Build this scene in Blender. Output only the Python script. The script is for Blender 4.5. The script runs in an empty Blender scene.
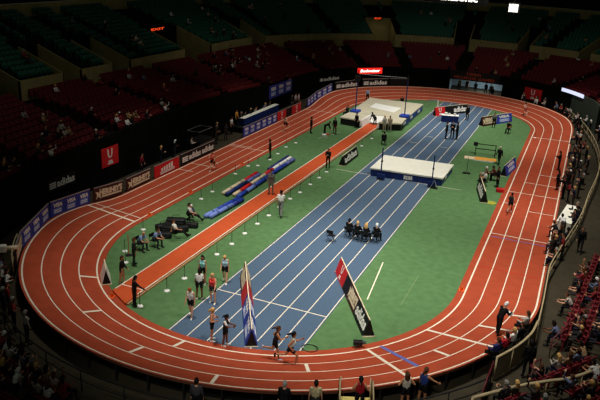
import bpy, bmesh, math, random
import numpy as np
from mathutils import Matrix, Vector
random.seed(11); RNG = random.Random(5)
C = bpy.context.scene.collection
PI = math.pi

# ---------------------------------------------------------------- materials
def lin(c):
    c /= 255.0
    return c / 12.92 if c <= .04045 else ((c + .055) / 1.055) ** 2.4
MATS = {}
def mat(name, rgb, rough=.6, var=.12, scale=6.0, emit=0, spec=.3, metal=0):
    if name in MATS: return MATS[name]
    m = bpy.data.materials.new(name); m.use_nodes = True
    nt = m.node_tree; b = nt.nodes['Principled BSDF']
    col = tuple(lin(v) for v in rgb) + (1,)
    b.inputs['Roughness'].default_value = rough
    b.inputs['Metallic'].default_value = metal
    b.inputs['Specular IOR Level'].default_value = spec
    if var > 0:
        tc = nt.nodes.new('ShaderNodeTexCoord'); nz = nt.nodes.new('ShaderNodeTexNoise')
        nz.inputs['Scale'].default_value = scale; nz.inputs['Detail'].default_value = 4
        rp = nt.nodes.new('ShaderNodeValToRGB')
        rp.color_ramp.elements[0].position = .3; rp.color_ramp.elements[1].position = .7
        rp.color_ramp.elements[0].color = tuple(v * (1 - var) for v in col[:3]) + (1,)
        rp.color_ramp.elements[1].color = tuple(min(1, v * (1 + var)) for v in col[:3]) + (1,)
        nt.links.new(tc.outputs['Object'], nz.inputs['Vector'])
        nt.links.new(nz.outputs['Fac'], rp.inputs['Fac'])
        nt.links.new(rp.outputs['Color'], b.inputs['Base Color'])
    else:
        b.inputs['Base Color'].default_value = col
    if emit:
        b.inputs['Emission Color'].default_value = col
        b.inputs['Emission Strength'].default_value = emit
    MATS[name] = m
    return m
M_TRACK = mat('red track surface', (162, 68, 42), .75, .10, 1.4, spec=.15)
M_RUNWAY = mat('orange red runway surface', (196, 82, 42), .7, .06, 2, spec=.15)
M_WHITE = mat('white line paint', (228, 216, 194), .6, .04)
M_LBLUE = mat('blue line paint', (96, 104, 168), .6, .04)
M_TURF = mat('green turf', (84, 116, 74), .9, .13, 2.2, spec=.05)
M_BLUE = mat('blue sprint surface', (74, 93, 114), .75, .10, 9, spec=.15)
M_CONC = mat('grey concrete', (56, 50, 38), .85, .15, 1.5, spec=.1)
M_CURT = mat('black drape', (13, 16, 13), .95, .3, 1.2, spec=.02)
M_GREYW = mat('grey green wall', (52, 62, 50), .9, .1, 1)
M_STEP = mat('dark terrace', (26, 24, 22), .9, .2, 2, spec=.05)
M_TAN = mat('tan fascia', (150, 136, 86), .8, .15, 1)
M_RSEAT = mat('dark red seat', (110, 30, 36), .55, .12, 3)
M_TSEAT = mat('dark teal seat', (36, 92, 74), .55, .12, 3)
M_BLACK = mat('black', (14, 14, 15), .6, .1)
M_DARK = mat('dark metal', (40, 40, 42), .45, .1, metal=.4)
M_CHROME = mat('pale metal', (170, 170, 168), .35, .05, metal=.6)
M_BEIGE = mat('beige rail', (170, 152, 116), .6, .1)
M_MAROON = mat('maroon rail', (92, 26, 34), .5, .1)
M_NAVY = mat('navy vinyl', (24, 44, 104), .5, .08)
M_RBLUE = mat('royal blue vinyl', (36, 66, 168), .5, .08)
M_CREAM = mat('cream mat cover', (226, 222, 206), .8, .04, 2)
M_OFFW = mat('bright white vinyl', (232, 230, 222), .7, .03)
M_VISA = mat('advert blue', (38, 58, 150), .6, .05)
M_LTBL = mat('advert light blue', (120, 142, 214), .6, .05)
M_RED = mat('advert red', (206, 30, 34), .6, .05)
M_BROWN = mat('advert brown', (66, 26, 22), .6, .05)
M_ADBLK = mat('advert black', (12, 12, 13), .6, .05)
M_LETTER = mat('advert white', (236, 232, 222), .6, .02)
M_LCREAM = mat('advert cream', (224, 204, 170), .6, .02)
M_ORANGE = mat('orange board', (226, 158, 66), .7, .08)
M_WOOD = mat('plywood edge', (176, 138, 96), .7, .15)
M_DWOOD = mat('dark wood', (92, 52, 36), .8, .15)
M_YEL = mat('pale yellow step', (206, 190, 110), .7, .1)
M_CONE = mat('orange plastic', (236, 98, 30), .5, .05)
M_DULLOR = mat('dull orange lettering', (150, 62, 30), .6, .05, emit=.02)

# ---------------------------------------------------------------- helpers
def link(o, parent=None):
    C.objects.link(o)
    if parent is not None: o.parent = parent
    return o
def meshobj(name, verts, faces, mats, parent=None, midx=None, smooth=False):
    me = bpy.data.meshes.new(name)
    me.from_pydata([tuple(v) for v in verts], [], [tuple(f) for f in faces])
    for m in (mats if isinstance(mats, (list, tuple)) else [mats]): me.materials.append(m)
    if midx is not None: me.polygons.foreach_set('material_index', midx)
    if smooth: me.polygons.foreach_set('use_smooth', [True] * len(me.polygons))
    me.update()
    return link(bpy.data.objects.new(name, me), parent)
def tag(o, label=None, cat=None, group=None, kind=None):
    if label: o['label'] = label
    if cat: o['category'] = cat
    if group: o['group'] = group
    if kind: o['kind'] = kind
    return o
def empty(name, loc, rz=0, label=None, cat=None, group=None):
    o = bpy.data.objects.new(name, None); o.empty_display_size = .2
    o.location = loc; o.rotation_euler = (0, 0, rz); link(o)
    return tag(o, label, cat, group)
class MB:
    """collects simple solids that become ONE mesh"""
    def __init__(s): s.v = []; s.f = []; s.m = []
    def add(s, vs, fs, mi=0):
        o = len(s.v); s.v += [tuple(v) for v in vs]
        s.f += [tuple(i + o for i in f) for f in fs]; s.m += [mi] * len(fs)
    def box(s, lo, hi, mi=0, M=None, bev=0):
        x0, y0, z0 = lo; x1, y1, z1 = hi
        if bev > 0:
            b = min(bev, (x1-x0)/2.01, (y1-y0)/2.01, (z1-z0)/2.01)
            bm = bmesh.new(); bmesh.ops.create_cube(bm, size=1)
            for v in bm.verts:
                v.co = Vector(((x0+x1)/2 + v.co.x*(x1-x0), (y0+y1)/2 + v.co.y*(y1-y0), (z0+z1)/2 + v.co.z*(z1-z0)))
            bmesh.ops.bevel(bm, geom=bm.edges[:], offset=b, segments=2, affect='EDGES', profile=.5)
            bm.verts.index_update()
            vs = [tuple(v.co) for v in bm.verts]; fs = [[v.index for v in f.verts] for f in bm.faces]; bm.free()
        else:
            vs = [(x0,y0,z0),(x1,y0,z0),(x1,y1,z0),(x0,y1,z0),(x0,y0,z1),(x1,y0,z1),(x1,y1,z1),(x0,y1,z1)]
            fs = [(3,2,1,0),(4,5,6,7),(0,1,5,4),(1,2,6,5),(2,3,7,6),(3,0,4,7)]
        if M is not None: vs = [tuple(M @ Vector(v)) for v in vs]
        s.add(vs, fs, mi); return s
    def tube(s, pts, r, n=8, mi=0, r2=None, closed=False):
        pts = [Vector(p) for p in pts]; k = len(pts); vs = []; fs = []
        for i, p in enumerate(pts):
            if closed: t = pts[(i+1) % k] - pts[i-1]
            else: t = pts[min(i+1, k-1)] - pts[max(i-1, 0)]
            t.normalize()
            a = Vector((0,0,1)) if abs(t.z) < .9 else Vector((1,0,0))
            u = t.cross(a).normalized(); w = t.cross(u)
            rr = r if r2 is None else r + (r2 - r) * i / max(1, k-1)
            for j in range(n):
                th = 2*PI*j/n
                vs.append(tuple(p + u*math.cos(th)*rr + w*math.sin(th)*rr))
        for i in range(k if closed else k-1):
            i2 = (i+1) % k
            for j in range(n):
                fs.append((i*n+j, i*n+(j+1) % n, i2*n+(j+1) % n, i2*n+j))
        if not closed:
            fs.append(tuple(range(n-1, -1, -1))); fs.append(tuple((k-1)*n+j for j in range(n)))
        s.add(vs, fs, mi); return s
    def lathe(s, prof, n=16, mi=0, c=(0,0,0)):
        vs = []; fs = []
        for r, z in prof:
            for j in range(n):
                th = 2*PI*j/n; vs.append((c[0]+r*math.cos(th), c[1]+r*math.sin(th), c[2]+z))
        for i in range(len(prof)-1):
            for j in range(n):
                fs.append((i*n+j, i*n+(j+1) % n, (i+1)*n+(j+1) % n, (i+1)*n+j))
        fs.append(tuple(range(n-1, -1, -1))); fs.append(tuple((len(prof)-1)*n+j for j in range(n)))
        s.add(vs, fs, mi); return s
    def prism(s, poly, z0, z1, mi=0, mi_side=None):
        n = len(poly); vs = [(x,y,z0) for x,y in poly] + [(x,y,z1) for x,y in poly]
        s.add(vs, [tuple(range(n, 2*n))], mi)
        o = len(s.v)
        s.add(vs, [tuple(range(n-1,-1,-1))] + [(i,(i+1)%n,n+(i+1)%n,n+i) for i in range(n)], mi if mi_side is None else mi_side)
        return s
    def build(s, name, mats, parent=None, smooth=False):
        return meshobj(name, s.v, s.f, mats, parent, s.m, smooth)

# ---------------------------------------------------------------- camera
CAMP = (16.38299, -28.63249, 17.47569)
YAW, PITCH, ROLL, FPX = -.389989, .352083, .0481766, 668.9647
def cam_axes():
    cy, sy, cp, sp = math.cos(YAW), math.sin(YAW), math.cos(PITCH), math.sin(PITCH)
    f = Vector((sy*cp, cy*cp, -sp)); r = Vector((cy, -sy, 0)); u = r.cross(f)
    cr, sr = math.cos(ROLL), math.sin(ROLL)
    return r*cr + u*sr, u*cr - r*sr, f
RX, UX, FX = cam_axes()
def view_x(p):                      # where a point appears, left to right: only used to word labels and pick which seats count as nearest
    d = Vector(p) - Vector(CAMP); z = max(.1, d.dot(FX))
    return 300 + FPX*d.dot(RX)/z, 200 - FPX*d.dot(UX)/z, z
cam = bpy.data.cameras.new('camera'); cam.sensor_width = 36; cam.lens = FPX*36/600; cam.clip_end = 400
co = bpy.data.objects.new('camera', cam); C.objects.link(co)
co.matrix_world = Matrix(((RX.x,UX.x,-FX.x,CAMP[0]),(RX.y,UX.y,-FX.y,CAMP[1]),(RX.z,UX.z,-FX.z,CAMP[2]),(0,0,0,1)))
bpy.context.scene.camera = co

# ---------------------------------------------------------------- the oval
CX, R0, Y0, Y1 = 1.32, 11.05, 5.8, 49.0
LW = .9625
def ring(q, d, z=0.0):
    """point at distance d outside the inner lane line; q runs 0..1 counter-clockwise from the near end of the right straight"""
    q %= 1.0; r = R0 + d
    if q < .25: return Vector((CX + r, Y0 + (Y1-Y0)*q/.25, z))
    if q < .5:
        a = (q-.25)/.25*PI; return Vector((CX + r*math.cos(a), Y1 + r*math.sin(a), z))
    if q < .75: return Vector((CX - r, Y1 - (Y1-Y0)*(q-.5)/.25, z))
    a = PI + (q-.75)/.25*PI; return Vector((CX + r*math.cos(a), Y0 + r*math.sin(a), z))
def inward(q):
    q %= 1.0
    if q < .25: return Vector((-1,0,0))
    if q < .5: a = (q-.25)/.25*PI; return Vector((-math.cos(a), -math.sin(a), 0))
    if q < .75: return Vector((1,0,0))
    a = PI + (q-.75)/.25*PI; return Vector((-math.cos(a), -math.sin(a), 0))
def faceto(v): return math.atan2(-v[0], v[1])          # rotation that makes local +Y point along v
def bank(q):
    q %= 1.0
    arc_c = PI*R0
    if q < .25: e = -min(q, .25-q)/.25*(Y1-Y0)
    elif q < .5: e = min(q-.25, .5-q)/.25*arc_c
    elif q < .75: e = -min(q-.5, .75-q)/.25*(Y1-Y0)
    else: e = min(q-.75, 1-q)/.25*arc_c
    t = max(0, min(1, (e+4)/8)); return .93*t*t*(3-2*t)
def tz(q, d): return bank(q)*max(0, min(1.06, d/3.85))
def tp(q, d, dz=0): return ring(q, d, tz(q, d)+dz)
def qgrid(n_s=70, n_c=90, q0=0, q1=1):
    qs = []
    for a, b, n in ((0,.25,n_s),(.25,.5,n_c),(.5,.75,n_s),(.75,1,n_c)):
        qs += [a+(b-a)*i/n for i in range(n)]
    return [q for q in qs if q0 <= q < q1] + ([q1] if q1 < 1 or q0 > 0 else [])
def strip_q(rings, qs, mats, name, parent=None, closed=False, midx=None, smooth=False):
    """rings: list of functions q -> point; quads between neighbouring rings"""
    vs = []; fs = []; mi = []; k = len(rings)
    for q in qs:
        for r in rings: vs.append(tuple(r(q)))
    n = len(qs)
    for i in range(n if closed else n-1):
        i2 = (i+1) % n
        for j in range(k-1):
            fs.append((i*k+j+1, i*k+j, i2*k+j, i2*k+j+1)); mi.append(midx[j] if midx else 0)
    return meshobj(name, vs, fs, mats, parent, mi, smooth)

# floor
tag(MB().box((-70,-50,-.2),(70,120,-.02)).build('floor', M_CONC), kind='structure')
# track: surface with its lane lines, curb and outer skirt
dl = [-.42]; mi = []
for k in range(5):
    w = .045 if k in (0,4) else .03
    mi.append(0); dl.append(k*LW-w); mi.append(1); dl.append(k*LW+w)
mi.append(0); dl.append(4*LW+.16)
full = qgrid()
track = strip_q([(lambda q, d=d: tp(q, d, .02)) for d in dl], full, [M_TRACK, M_WHITE], 'running_track', None, True, mi)
tag(track, 'red banked four lane oval running track with white lane lines', 'running track')
strip_q([lambda q: tp(q, -.42, .02), lambda q: tp(q, -.42, -.02)], full, [M_DWOOD], 'inner_edge', track, True)
strip_q([lambda q: tp(q, 4*LW+.16, .02), lambda q: tp(q, 4*LW+.16, -.12), lambda q: tp(q, 4*LW+.08, -.12)], full, [M_DWOOD], 'outer_edge', track, True)
strip_q([lambda q: tp(q, 3.5, -.16), lambda q: ring(q, 3.45, -.01)], full, [M_BLACK], 'skirt', track, True)
for i in range(22):
    q = .80 + i*.0087
    p = ring(q, 3.95); MB().box((p.x-.035,p.y-.035,0),(p.x+.035,p.y+.035,tz(q,3.95)-.1)).build('support_post', M_DARK, track)
def cross(q, d0, d1, w=.04, m=0, q2=None):
    q2 = q if q2 is None else q2
    n = 4; mk = MB()
    for i in range(n):
        a = [d0+(d1-d0)*(i+t)/n for t in (0,1)]; qq = [q+(q2-q)*(i+t)/n for t in (0,1)]
        def off(qv, d, s): return w*s/(2*(R0+d)*PI) if (qv % .5) >= .25 else w*s*.25/(Y1-Y0)
        P = [tp(qq[0]-off(qq[0],a[0],1), a[0], .03), tp(qq[1]-off(qq[1],a[1],1), a[1], .03), tp(qq[1]+off(qq[1],a[1],1), a[1], .03), tp(qq[0]+off(qq[0],a[0],1), a[0], .03)]
        mk.add(P, [(0,1,2,3)], m)
    mk.build('line_marking', [M_WHITE, M_LBLUE, M_RED], track)
for q, a, b in ((.8120,0,1),(.8403,1,2),(.8685,2,3),(.8743,0,1),(.8931,3,4),(.9157,1,2),(.9382,0,4),(.9655,0,4),(.9542,2,3),(.9765,2,4),(.9880,3,4),
                (.0589,0,4),(.1166,0,4),(.0923,2,4),(.1346,1,4),(.1517,2,4),(.2335,0,4),(.7463,0,4),(.7505,0,4),(.6735,1.5,4),(.6344,0,4),(.632,1.7,4),(.685,2.5,4),(.5255,0,4),(.0988,0,1)):
    cross(q, a*LW, b*LW)
cross(.9437, 0, 2.9, .05, 1); cross(.0555, .1, 3.8, .04, 1); cross(.025, 0.1, 3.7, .02, 2)

# infield turf
inner = [ring(q, -.41) for q in full]
tag(meshobj('floor_infield', [(p.x,p.y,0) for p in inner], [tuple(range(len(inner)))], M_TURF), kind='structure')
tl = MB()
def flat_line(mb, a, b, w=.05, z=.006, mi=0):
    a = Vector((*a, z)); b = Vector((*b, z)); n = (b-a).cross(Vector((0,0,1))).normalized()*w/2
    mb.add([a-n, b-n, b+n, a+n], [(0,1,2,3)], mi)
flat_line(tl, (7.1,7.8), (7.7,2.8), .07); flat_line(tl, (9.5,7.1), (9.5,3.1), .022, .006, 1)
flat_line(tl, (-2.0,24.15), (-.1,24.15), .06); flat_line(tl, (6.5,24.15), (8.8,24.15), .05)
flat_line(tl, (-7.3,33.0), (-6.2,36.6), .05)
o = tl.build('trim_1', [M_WHITE, mat('faint line paint', (128,142,96), .8)]); tag(o, kind='structure')
# blue straight
def yend(x, d=-.41):
    r = R0 + d; s = math.sqrt(max(0, r*r-(x-CX)**2)); return Y0-s, Y1+s
LN = 1.067
bl = MB()
def col(mb, x0, x1, z, mi):
    n = max(1, int((x1-x0)/.3))
    for i in range(n):
        a, b = x0+(x1-x0)*i/n, x0+(x1-x0)*(i+1)/n
        (a0,a1),(b0,b1) = yend(a), yend(b)
        mb.add([(a,a0,z),(b,b0,z),(b,b1,z),(a,a1,z)], [(0,1,2,3)], mi)
col(bl, -.08, 6*LN+.08, .008, 0)
for k in range(7): col(bl, k*LN-.026, k*LN+.026, .014, 1)
flat_line(bl, (0,0), (6*LN,0), .07, .015, 1); flat_line(bl, (0,24.15), (6*LN,24.15), .06, .015, 1)
for x, y in ((1.6,36.8),(4.75,36.6),(2.6,40),(3.7,30.5)): flat_line(bl, (x-.4,y), (x+.4,y), .06, .015, 1)
tag(bl.build('sprint_straight', [M_BLUE, M_WHITE]), 'blue six lane sprint straight with white lines across green infield', 'sprint track')
# pole vault runway
rx0, rx1, ry1, rh = -4.78, -3.28, 41.6, .16
rb = MB(); ya = yend(rx0)[0]+.1; yb = yend(rx1)[0]+.1
ya -= .12; yb -= .12
rb.prism([(rx0,ya),(rx1,yb),(rx1,ry1),(rx0,ry1)], .0, rh, 0, 0)
rw = rb.build('vault_runway', [M_RUNWAY, M_DWOOD]); tag(rw, 'raised orange red pole vault runway with white edge lines', 'runway')
ln = MB(); z = rh+.004
for x in (rx0+.04, rx1-.04):
    ln.add([(x-.04,ya+.2,z),(x+.04,ya+.2,z),(x+.04,ry1,z),(x-.04,ry1,z)], [(0,1,2,3)])
flat_line(ln, (rx0,-2.2), (rx1,-2.2), .07, z); ln.build('edge_lines', M_WHITE, rw)
MB().box((rx1, yb+.1, 0),(rx1+.10, ry1, .1)).build('side_board', M_WOOD, rw)
# ---------------------------------------------------------------- lettering and adverts
DG = None
_txt = {}
def text_data(s, bold=.02):
    key = (s, bold)
    if key not in _txt:
        cu = bpy.data.curves.new('lettering', 'FONT'); cu.body = s; cu.offset = bold; cu.extrude = .004; cu.resolution_u = 3
        ob = bpy.data.objects.new('lettering', cu); C.objects.link(ob)
        bpy.context.view_layer.update()
        me = bpy.data.meshes.new_from_object(ob.evaluated_get(bpy.context.evaluated_depsgraph_get()))
        n = len(me.vertices); a = np.empty(n*3); me.vertices.foreach_get('co', a); a = a.reshape(-1,3)
        fs = [tuple(p.vertices) for p in me.polygons]
        bpy.data.objects.remove(ob); bpy.data.curves.remove(cu); bpy.data.meshes.remove(me)
        lo = a.min(0); hi = a.max(0); a[:,:2] = (a[:,:2]-lo[:2])/(hi[:2]-lo[:2])
        _txt[key] = (a, fs)
    return _txt[key]
def put_text(mb, s, x0, z0, w, h, y, mi=0, bold=.02, shear=0, bend=0):
    a, fs = text_data(s, bold)
    vs = [(x0+v[0]*w+v[1]*h*shear, y-v[2]*2-.002, z0+v[1]*h*(1+bend*(abs(v[0]-.5)*2)**2)) for v in a]
    mb.add(vs, fs, mi)
def slab(mb, pts, y, mi=0):       # a thin raised mark on the face of a board: pts in board x,z
    n = len(pts); vs = [(x, y-.008, z) for x,z in pts] + [(x, y, z) for x,z in pts]
    mb.add(vs, [tuple(range(n))] + [(i,i+n,(i+1)%n+n,(i+1)%n) for i in range(n)], mi)
def rect(mb, x0, z0, x1, z1, y, mi=0): slab(mb, [(x0,z0),(x1,z0),(x1,z1),(x0,z1)], y, mi)
def art(panel, kind, x0, x1, h, y=-.032):
    """the printed face of a board, between x0 and x1 of its panel"""
    w = x1-x0
    if kind == 'adidas' or kind == 'adidas_small':
        m = MB(); e = m; th = h*.5; bz = h*.25
        bw = min(w*.22, th*1.5)
        for i in range(3):
            zz = bz + i*th/3; slab(e, [(x0+w*.06,zz),(x0+w*.06+bw,zz),(x0+w*.06+bw,zz+th*.24),(x0+w*.06,zz+th*.24)], y)
        put_text(m, 'adidas', x0+w*.10+bw, bz-.02*h, w*.84-bw, th*1.15, y, bold=.03)
        m.build('lettering', M_LETTER, panel)
    elif kind == 'adidas_big':
        m = MB(); put_text(m, 'adidas', x0+w*.07, h*.22, w*.86, h*.6, y, bold=.03); m.build('lettering', M_LETTER, panel)
    elif kind == 'adidas2':
        m = MB(); th = h*.5; bz = h*.25
        for i in range(3):
            zz = bz + i*th/3; rect(m, x0+w*.04, zz, x0+w*.2, zz+th*.24, y)
        put_text(m, 'adidas', x0+w*.23, bz, w*.34, th*1.15, y, bold=.03)
        put_text(m, 'adidas', x0+w*.61, bz, w*.36, th*1.15, y, bold=.03)
        m.build('lettering', M_LETTER, panel)
    elif kind.startswith('visa'):
        n = int(kind[4:] or 1); m = MB(); e = MB()
        for i in range(n):
            a = x0 + w*(i+.2)/n; ww = w*.62/n
            rect(e, a, h*.16, a+ww, h*.50, y)
            for k in range(2): rect(m, a+ww*.1, h*(.22+.13*k), a+ww*.9, h*(.27+.13*k), y-.009)
            put_text(m, 'VISA', a-ww*.04, h*.57, ww*1.08, h*.28, y, bold=.04, shear=.15)
        e.build('logo', M_LTBL, panel); m.build('lettering', M_LETTER, panel)
    elif kind == 'hersheys':
        m = MB()
        put_text(m, "HERSHEY'S", x0+w*.19, h*.38, w*.78, h*.44, y, bold=.06, bend=.15)
        slab(m, [(x0+w*.05,h*.75),(x0+w*.17,h*.62),(x0+w*.22,h*.38),(x0+w*.24,h*.12),(x0+w*.15,h*.34),(x0+w*.08,h*.15),(x0+w*.11,h*.45)], y)
        slab(m, [(x0+w*.26,h*.2),(x0+w*.95,h*.22),(x0+w*.95,h*.34),(x0+w*.26,h*.34)], y)
        m.build('lettering', M_LCREAM, panel)
    elif kind == 'U':
        m = MB(); cx = x0+w*.5
        s = min(w*.5, h*.5)
        for sg in (-1,1):
            pts = [(cx+sg*s*.42,h*.9),(cx+sg*s*.38,h*.62),(cx+sg*s*.24,h*.46),(cx+sg*s*.03,h*.41),(cx+sg*s*.03,h*.49),(cx+sg*s*.14,h*.53),(cx+sg*s*.2,h*.64),(cx+sg*s*.22,h*.9)]
            slab(m, pts if sg < 0 else pts[::-1], y)
        rect(m, cx-s*.3, h*.2, cx+s*.3, h*.28, y); rect(m, cx-s*.42, h*.1, cx+s*.42, h*.17, y)
        m.build('logo', M_LETTER, panel)
    elif kind == 'stack':
        m = MB(); n = 5
        for i in range(n):
            a = x0+w*(.26+.1*i); rect(m, a, h*.36, a+w*.07, h*(.62+.05*i), y)
        rect(m, x0+w*.22, h*.24, x0+w*.8, h*.31, y); rect(m, x0+w*.22, h*.12, x0+w*.8, h*.19, y)
        m.build('logo', M_LETTER, panel)
BCOL = {'adidas_big':M_ADBLK,'white':M_LETTER,'adidas':M_ADBLK,'adidas2':M_ADBLK,'adidas_small':M_ADBLK,'hersheys':M_BROWN,'U':M_RED,'stack':M_RED,'plain':M_ADBLK,'redplain':M_RED}
def board(p0, p1, h, kind, label, name='advertising_board', group=None, thick=.05, frame=True):
    """upright board from bottom corner p0 to p1, reading p0 to p1 from the side its front faces"""
    p0, p1 = Vector(p0), Vector(p1); u = (p1-p0); L = u.length; u.normalize()
    v = Vector((0,0,1)).cross(u).normalized(); w = u.cross(v)
    o = MB().box((0,-thick/2,0),(L,thick/2,h)).build(name, M_VISA if kind.startswith('visa') else BCOL[kind])
    o.matrix_world = Matrix(((u.x,v.x,w.x,p0.x),(u.y,v.y,w.y,p0.y),(u.z,v.z,w.z,p0.z),(0,0,0,1)))
    tag(o, label, 'advertising board', group)
    art(o, kind, 0, L, h, -thick/2-.003)
    if frame:
        MB().box((0,-thick/2-.01,h),(L,thick/2+.01,h+.05)).build('top_rail', M_CHROME, o)
    return o
def a_frame(p0, p1, sections, label, h=.95, half=.3):
    """long tent-shaped board; p0 -> p1 along the ridge foot, front is its -y side"""
    p0, p1 = Vector(p0), Vector(p1); u = p1-p0; L = u.length
    e = empty('tent_advertising_board', p0, math.atan2(u.y,u.x), label, 'advertising board')
    i = half-.03; t = h-.05
    mb = MB(); mb.add([(0.02,-i,0),(0.02,i,0),(0.02,0,t),(L-.02,-i,0),(L-.02,i,0),(L-.02,0,t)], [(0,2,1),(3,4,5),(0,3,5,2),(1,2,5,4),(0,1,4,3)])
    mb.build('core', M_BLACK, e)
    for x in (-.01, L-.03): MB().box((x,-half-.02,0),(x+.05,half+.02,.05)).build('end_bar', M_LCREAM, e)
    MB().box((0,-.025,h-.03),(L,.025,h+.02)).build('ridge_cap', M_LCREAM, e)
    sl = math.hypot(half, h); a = math.atan2(half, h)
    tot = sum(s[0] for s in sections)
    for side in (0,1):
        x = 0
        for w, kind in (sections if side == 0 else sections[::-1]):
            ww = w/tot*L
            pn = MB().box((0,-.012,0),(ww,.012,sl)).build('panel', M_VISA if kind.startswith('visa') else BCOL[kind], e)
            if side == 0: pn.matrix_basis = Matrix.Translation((x,-half,0)) @ Matrix.Rotation(-a,4,'X')
            else: pn.matrix_basis = Matrix.Translation((L-x,half,0)) @ Matrix.Rotation(PI,4,'Z') @ Matrix.Rotation(-a,4,'X')
            art(pn, kind, 0, ww, sl, -.014); x += ww
    return e

# ---------------------------------------------------------------- people
def capsule(a, b, ra, rb, n=10):
    a = np.array(a, float); b = np.array(b, float); d = b-a; L = np.linalg.norm(d)
    t = d/L if L > 1e-6 else np.array([0,0,1.])
    x = np.cross(t, [1,0,0] if abs(t[0]) < .8 else [0,1,0]); x /= np.linalg.norm(x); y = np.cross(t, x)
    prof = [(-math.cos(k*PI/8)*ra, math.sin(k*PI/8)*ra, 0) for k in range(1,5)] + [(math.sin(k*PI/8)*rb, math.cos(k*PI/8)*rb, 1) for k in range(0,4)]
    vs = [a-t*ra]; fs = []
    for s, r, e in prof:
        c = (b if e else a) + t*s
        for j in range(n):
            th = 2*PI*j/n; vs.append(c + x*math.cos(th)*r + y*math.sin(th)*r)
    vs.append(b+t*rb); k = len(prof)
    for j in range(n): fs.append((0, 1+(j+1) % n, 1+j))
    for i in range(k-1):
        for j in range(n): fs.append((1+i*n+j, 1+i*n+(j+1)%n, 1+(i+1)*n+(j+1)%n, 1+(i+1)*n+j))
    for j in range(n): fs.append((len(vs)-1, 1+(k-1)*n+j, 1+(k-1)*n+(j+1)%n))
    return vs, fs
rad = math.radians
def rotx(v, a): c, s = math.cos(a), math.sin(a); return np.array([v[0], v[1]*c - v[2]*s, v[1]*s + v[2]*c])
def rotz(v, a): c, s = math.cos(a), math.sin(a); return np.array([v[0]*c - v[1]*s, v[0]*s + v[1]*c, v[2]])
DEF = dict(lean=2, twist=0, hip=None, lL=(0,4,2), lR=(0,4,2), aL=(4,10,12,0), aR=(4,10,12,0), hp=4, hy=0, fem=False, hair='short', lie=0)
POSES = {
 'stand': {}, 'stand_shift': dict(lL=(6,6,4), lR=(-6,4,2), aL=(12,8,25,5), aR=(-4,10,10,0), hy=15),
 'stand_hips': dict(aL=(-12,38,95,60), aR=(-12,38,95,60)), 'stand_fold': dict(aL=(22,8,88,45), aR=(22,8,88,45), hp=12),
 'stand_reach': dict(aR=(46,34,10,-10), lean=5, hp=10), 'clap': dict(aL=(34,6,62,25), aR=(34,6,62,25), hp=14, lL=(4,3,2), lR=(-4,3,4)),
 'walk': dict(lean=4, lL=(20,2,8), lR=(-16,2,18), aL=(-16,8,18,0), aR=(22,8,28,0)), 'walk_down': dict(lean=5, lL=(16,2,6), lR=(-12,2,14), aL=(-8,8,16,0), aR=(10,8,20,0), hp=28),
 'run': dict(lean=12, lR=(42,1,52), lL=(-28,1,62), aL=(40,12,88,20), aR=(-42,14,84,10), hp=-4), 'run_low': dict(lean=14, lR=(20,1,14), lL=(-14,1,86), aL=(-36,14,84,10), aR=(38,12,86,20), hp=-4),
 'bend': dict(lean=62, lL=(4,5,6), lR=(-2,5,4), aL=(40,6,14,0), aR=(48,8,20,0), hp=-10), 'lean_read': dict(lean=22, lL=(8,5,6), lR=(-6,4,4), aL=(34,8,74,22), aR=(38,8,70,22), hp=16),
 'sit': dict(lean=-4, hip=.57, lL=(84,6,86), lR=(86,6,88), aL=(24,8,62,18), aR=(22,8,66,18)), 'sit_lean': dict(lean=34, hip=.57, lL=(80,10,80), lR=(82,10,84), aL=(42,6,58,22), aR=(46,6,56,22), hp=-2),
 'sit_up': dict(lean=-2, hip=.57, lL=(84,8,84), lR=(84,8,84), aL=(120,16,60,10), aR=(40,8,70,16)), 'sit_clap': dict(lean=8, hip=.57, lL=(82,7,80), lR=(84,7,90), aL=(36,4,86,30), aR=(36,4,86,30)),
 'crouch': dict(lean=34, hip=.36, lL=(104,10,142), lR=(70,10,128), aL=(48,6,50,14), aR=(52,6,46,14), hp=-8),
 'ground': dict(lean=-24, hip=.14, lL=(74,12,40), lR=(86,8,28), aL=(-36,16,14,0), aR=(26,10,40,10), hp=22),
}
GROUPS = dict(skin=0, hair=1, top=2, sleeve=3, cuff=4, hips=5, legs=6, shoe=7, eye=8, lip=9)
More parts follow.
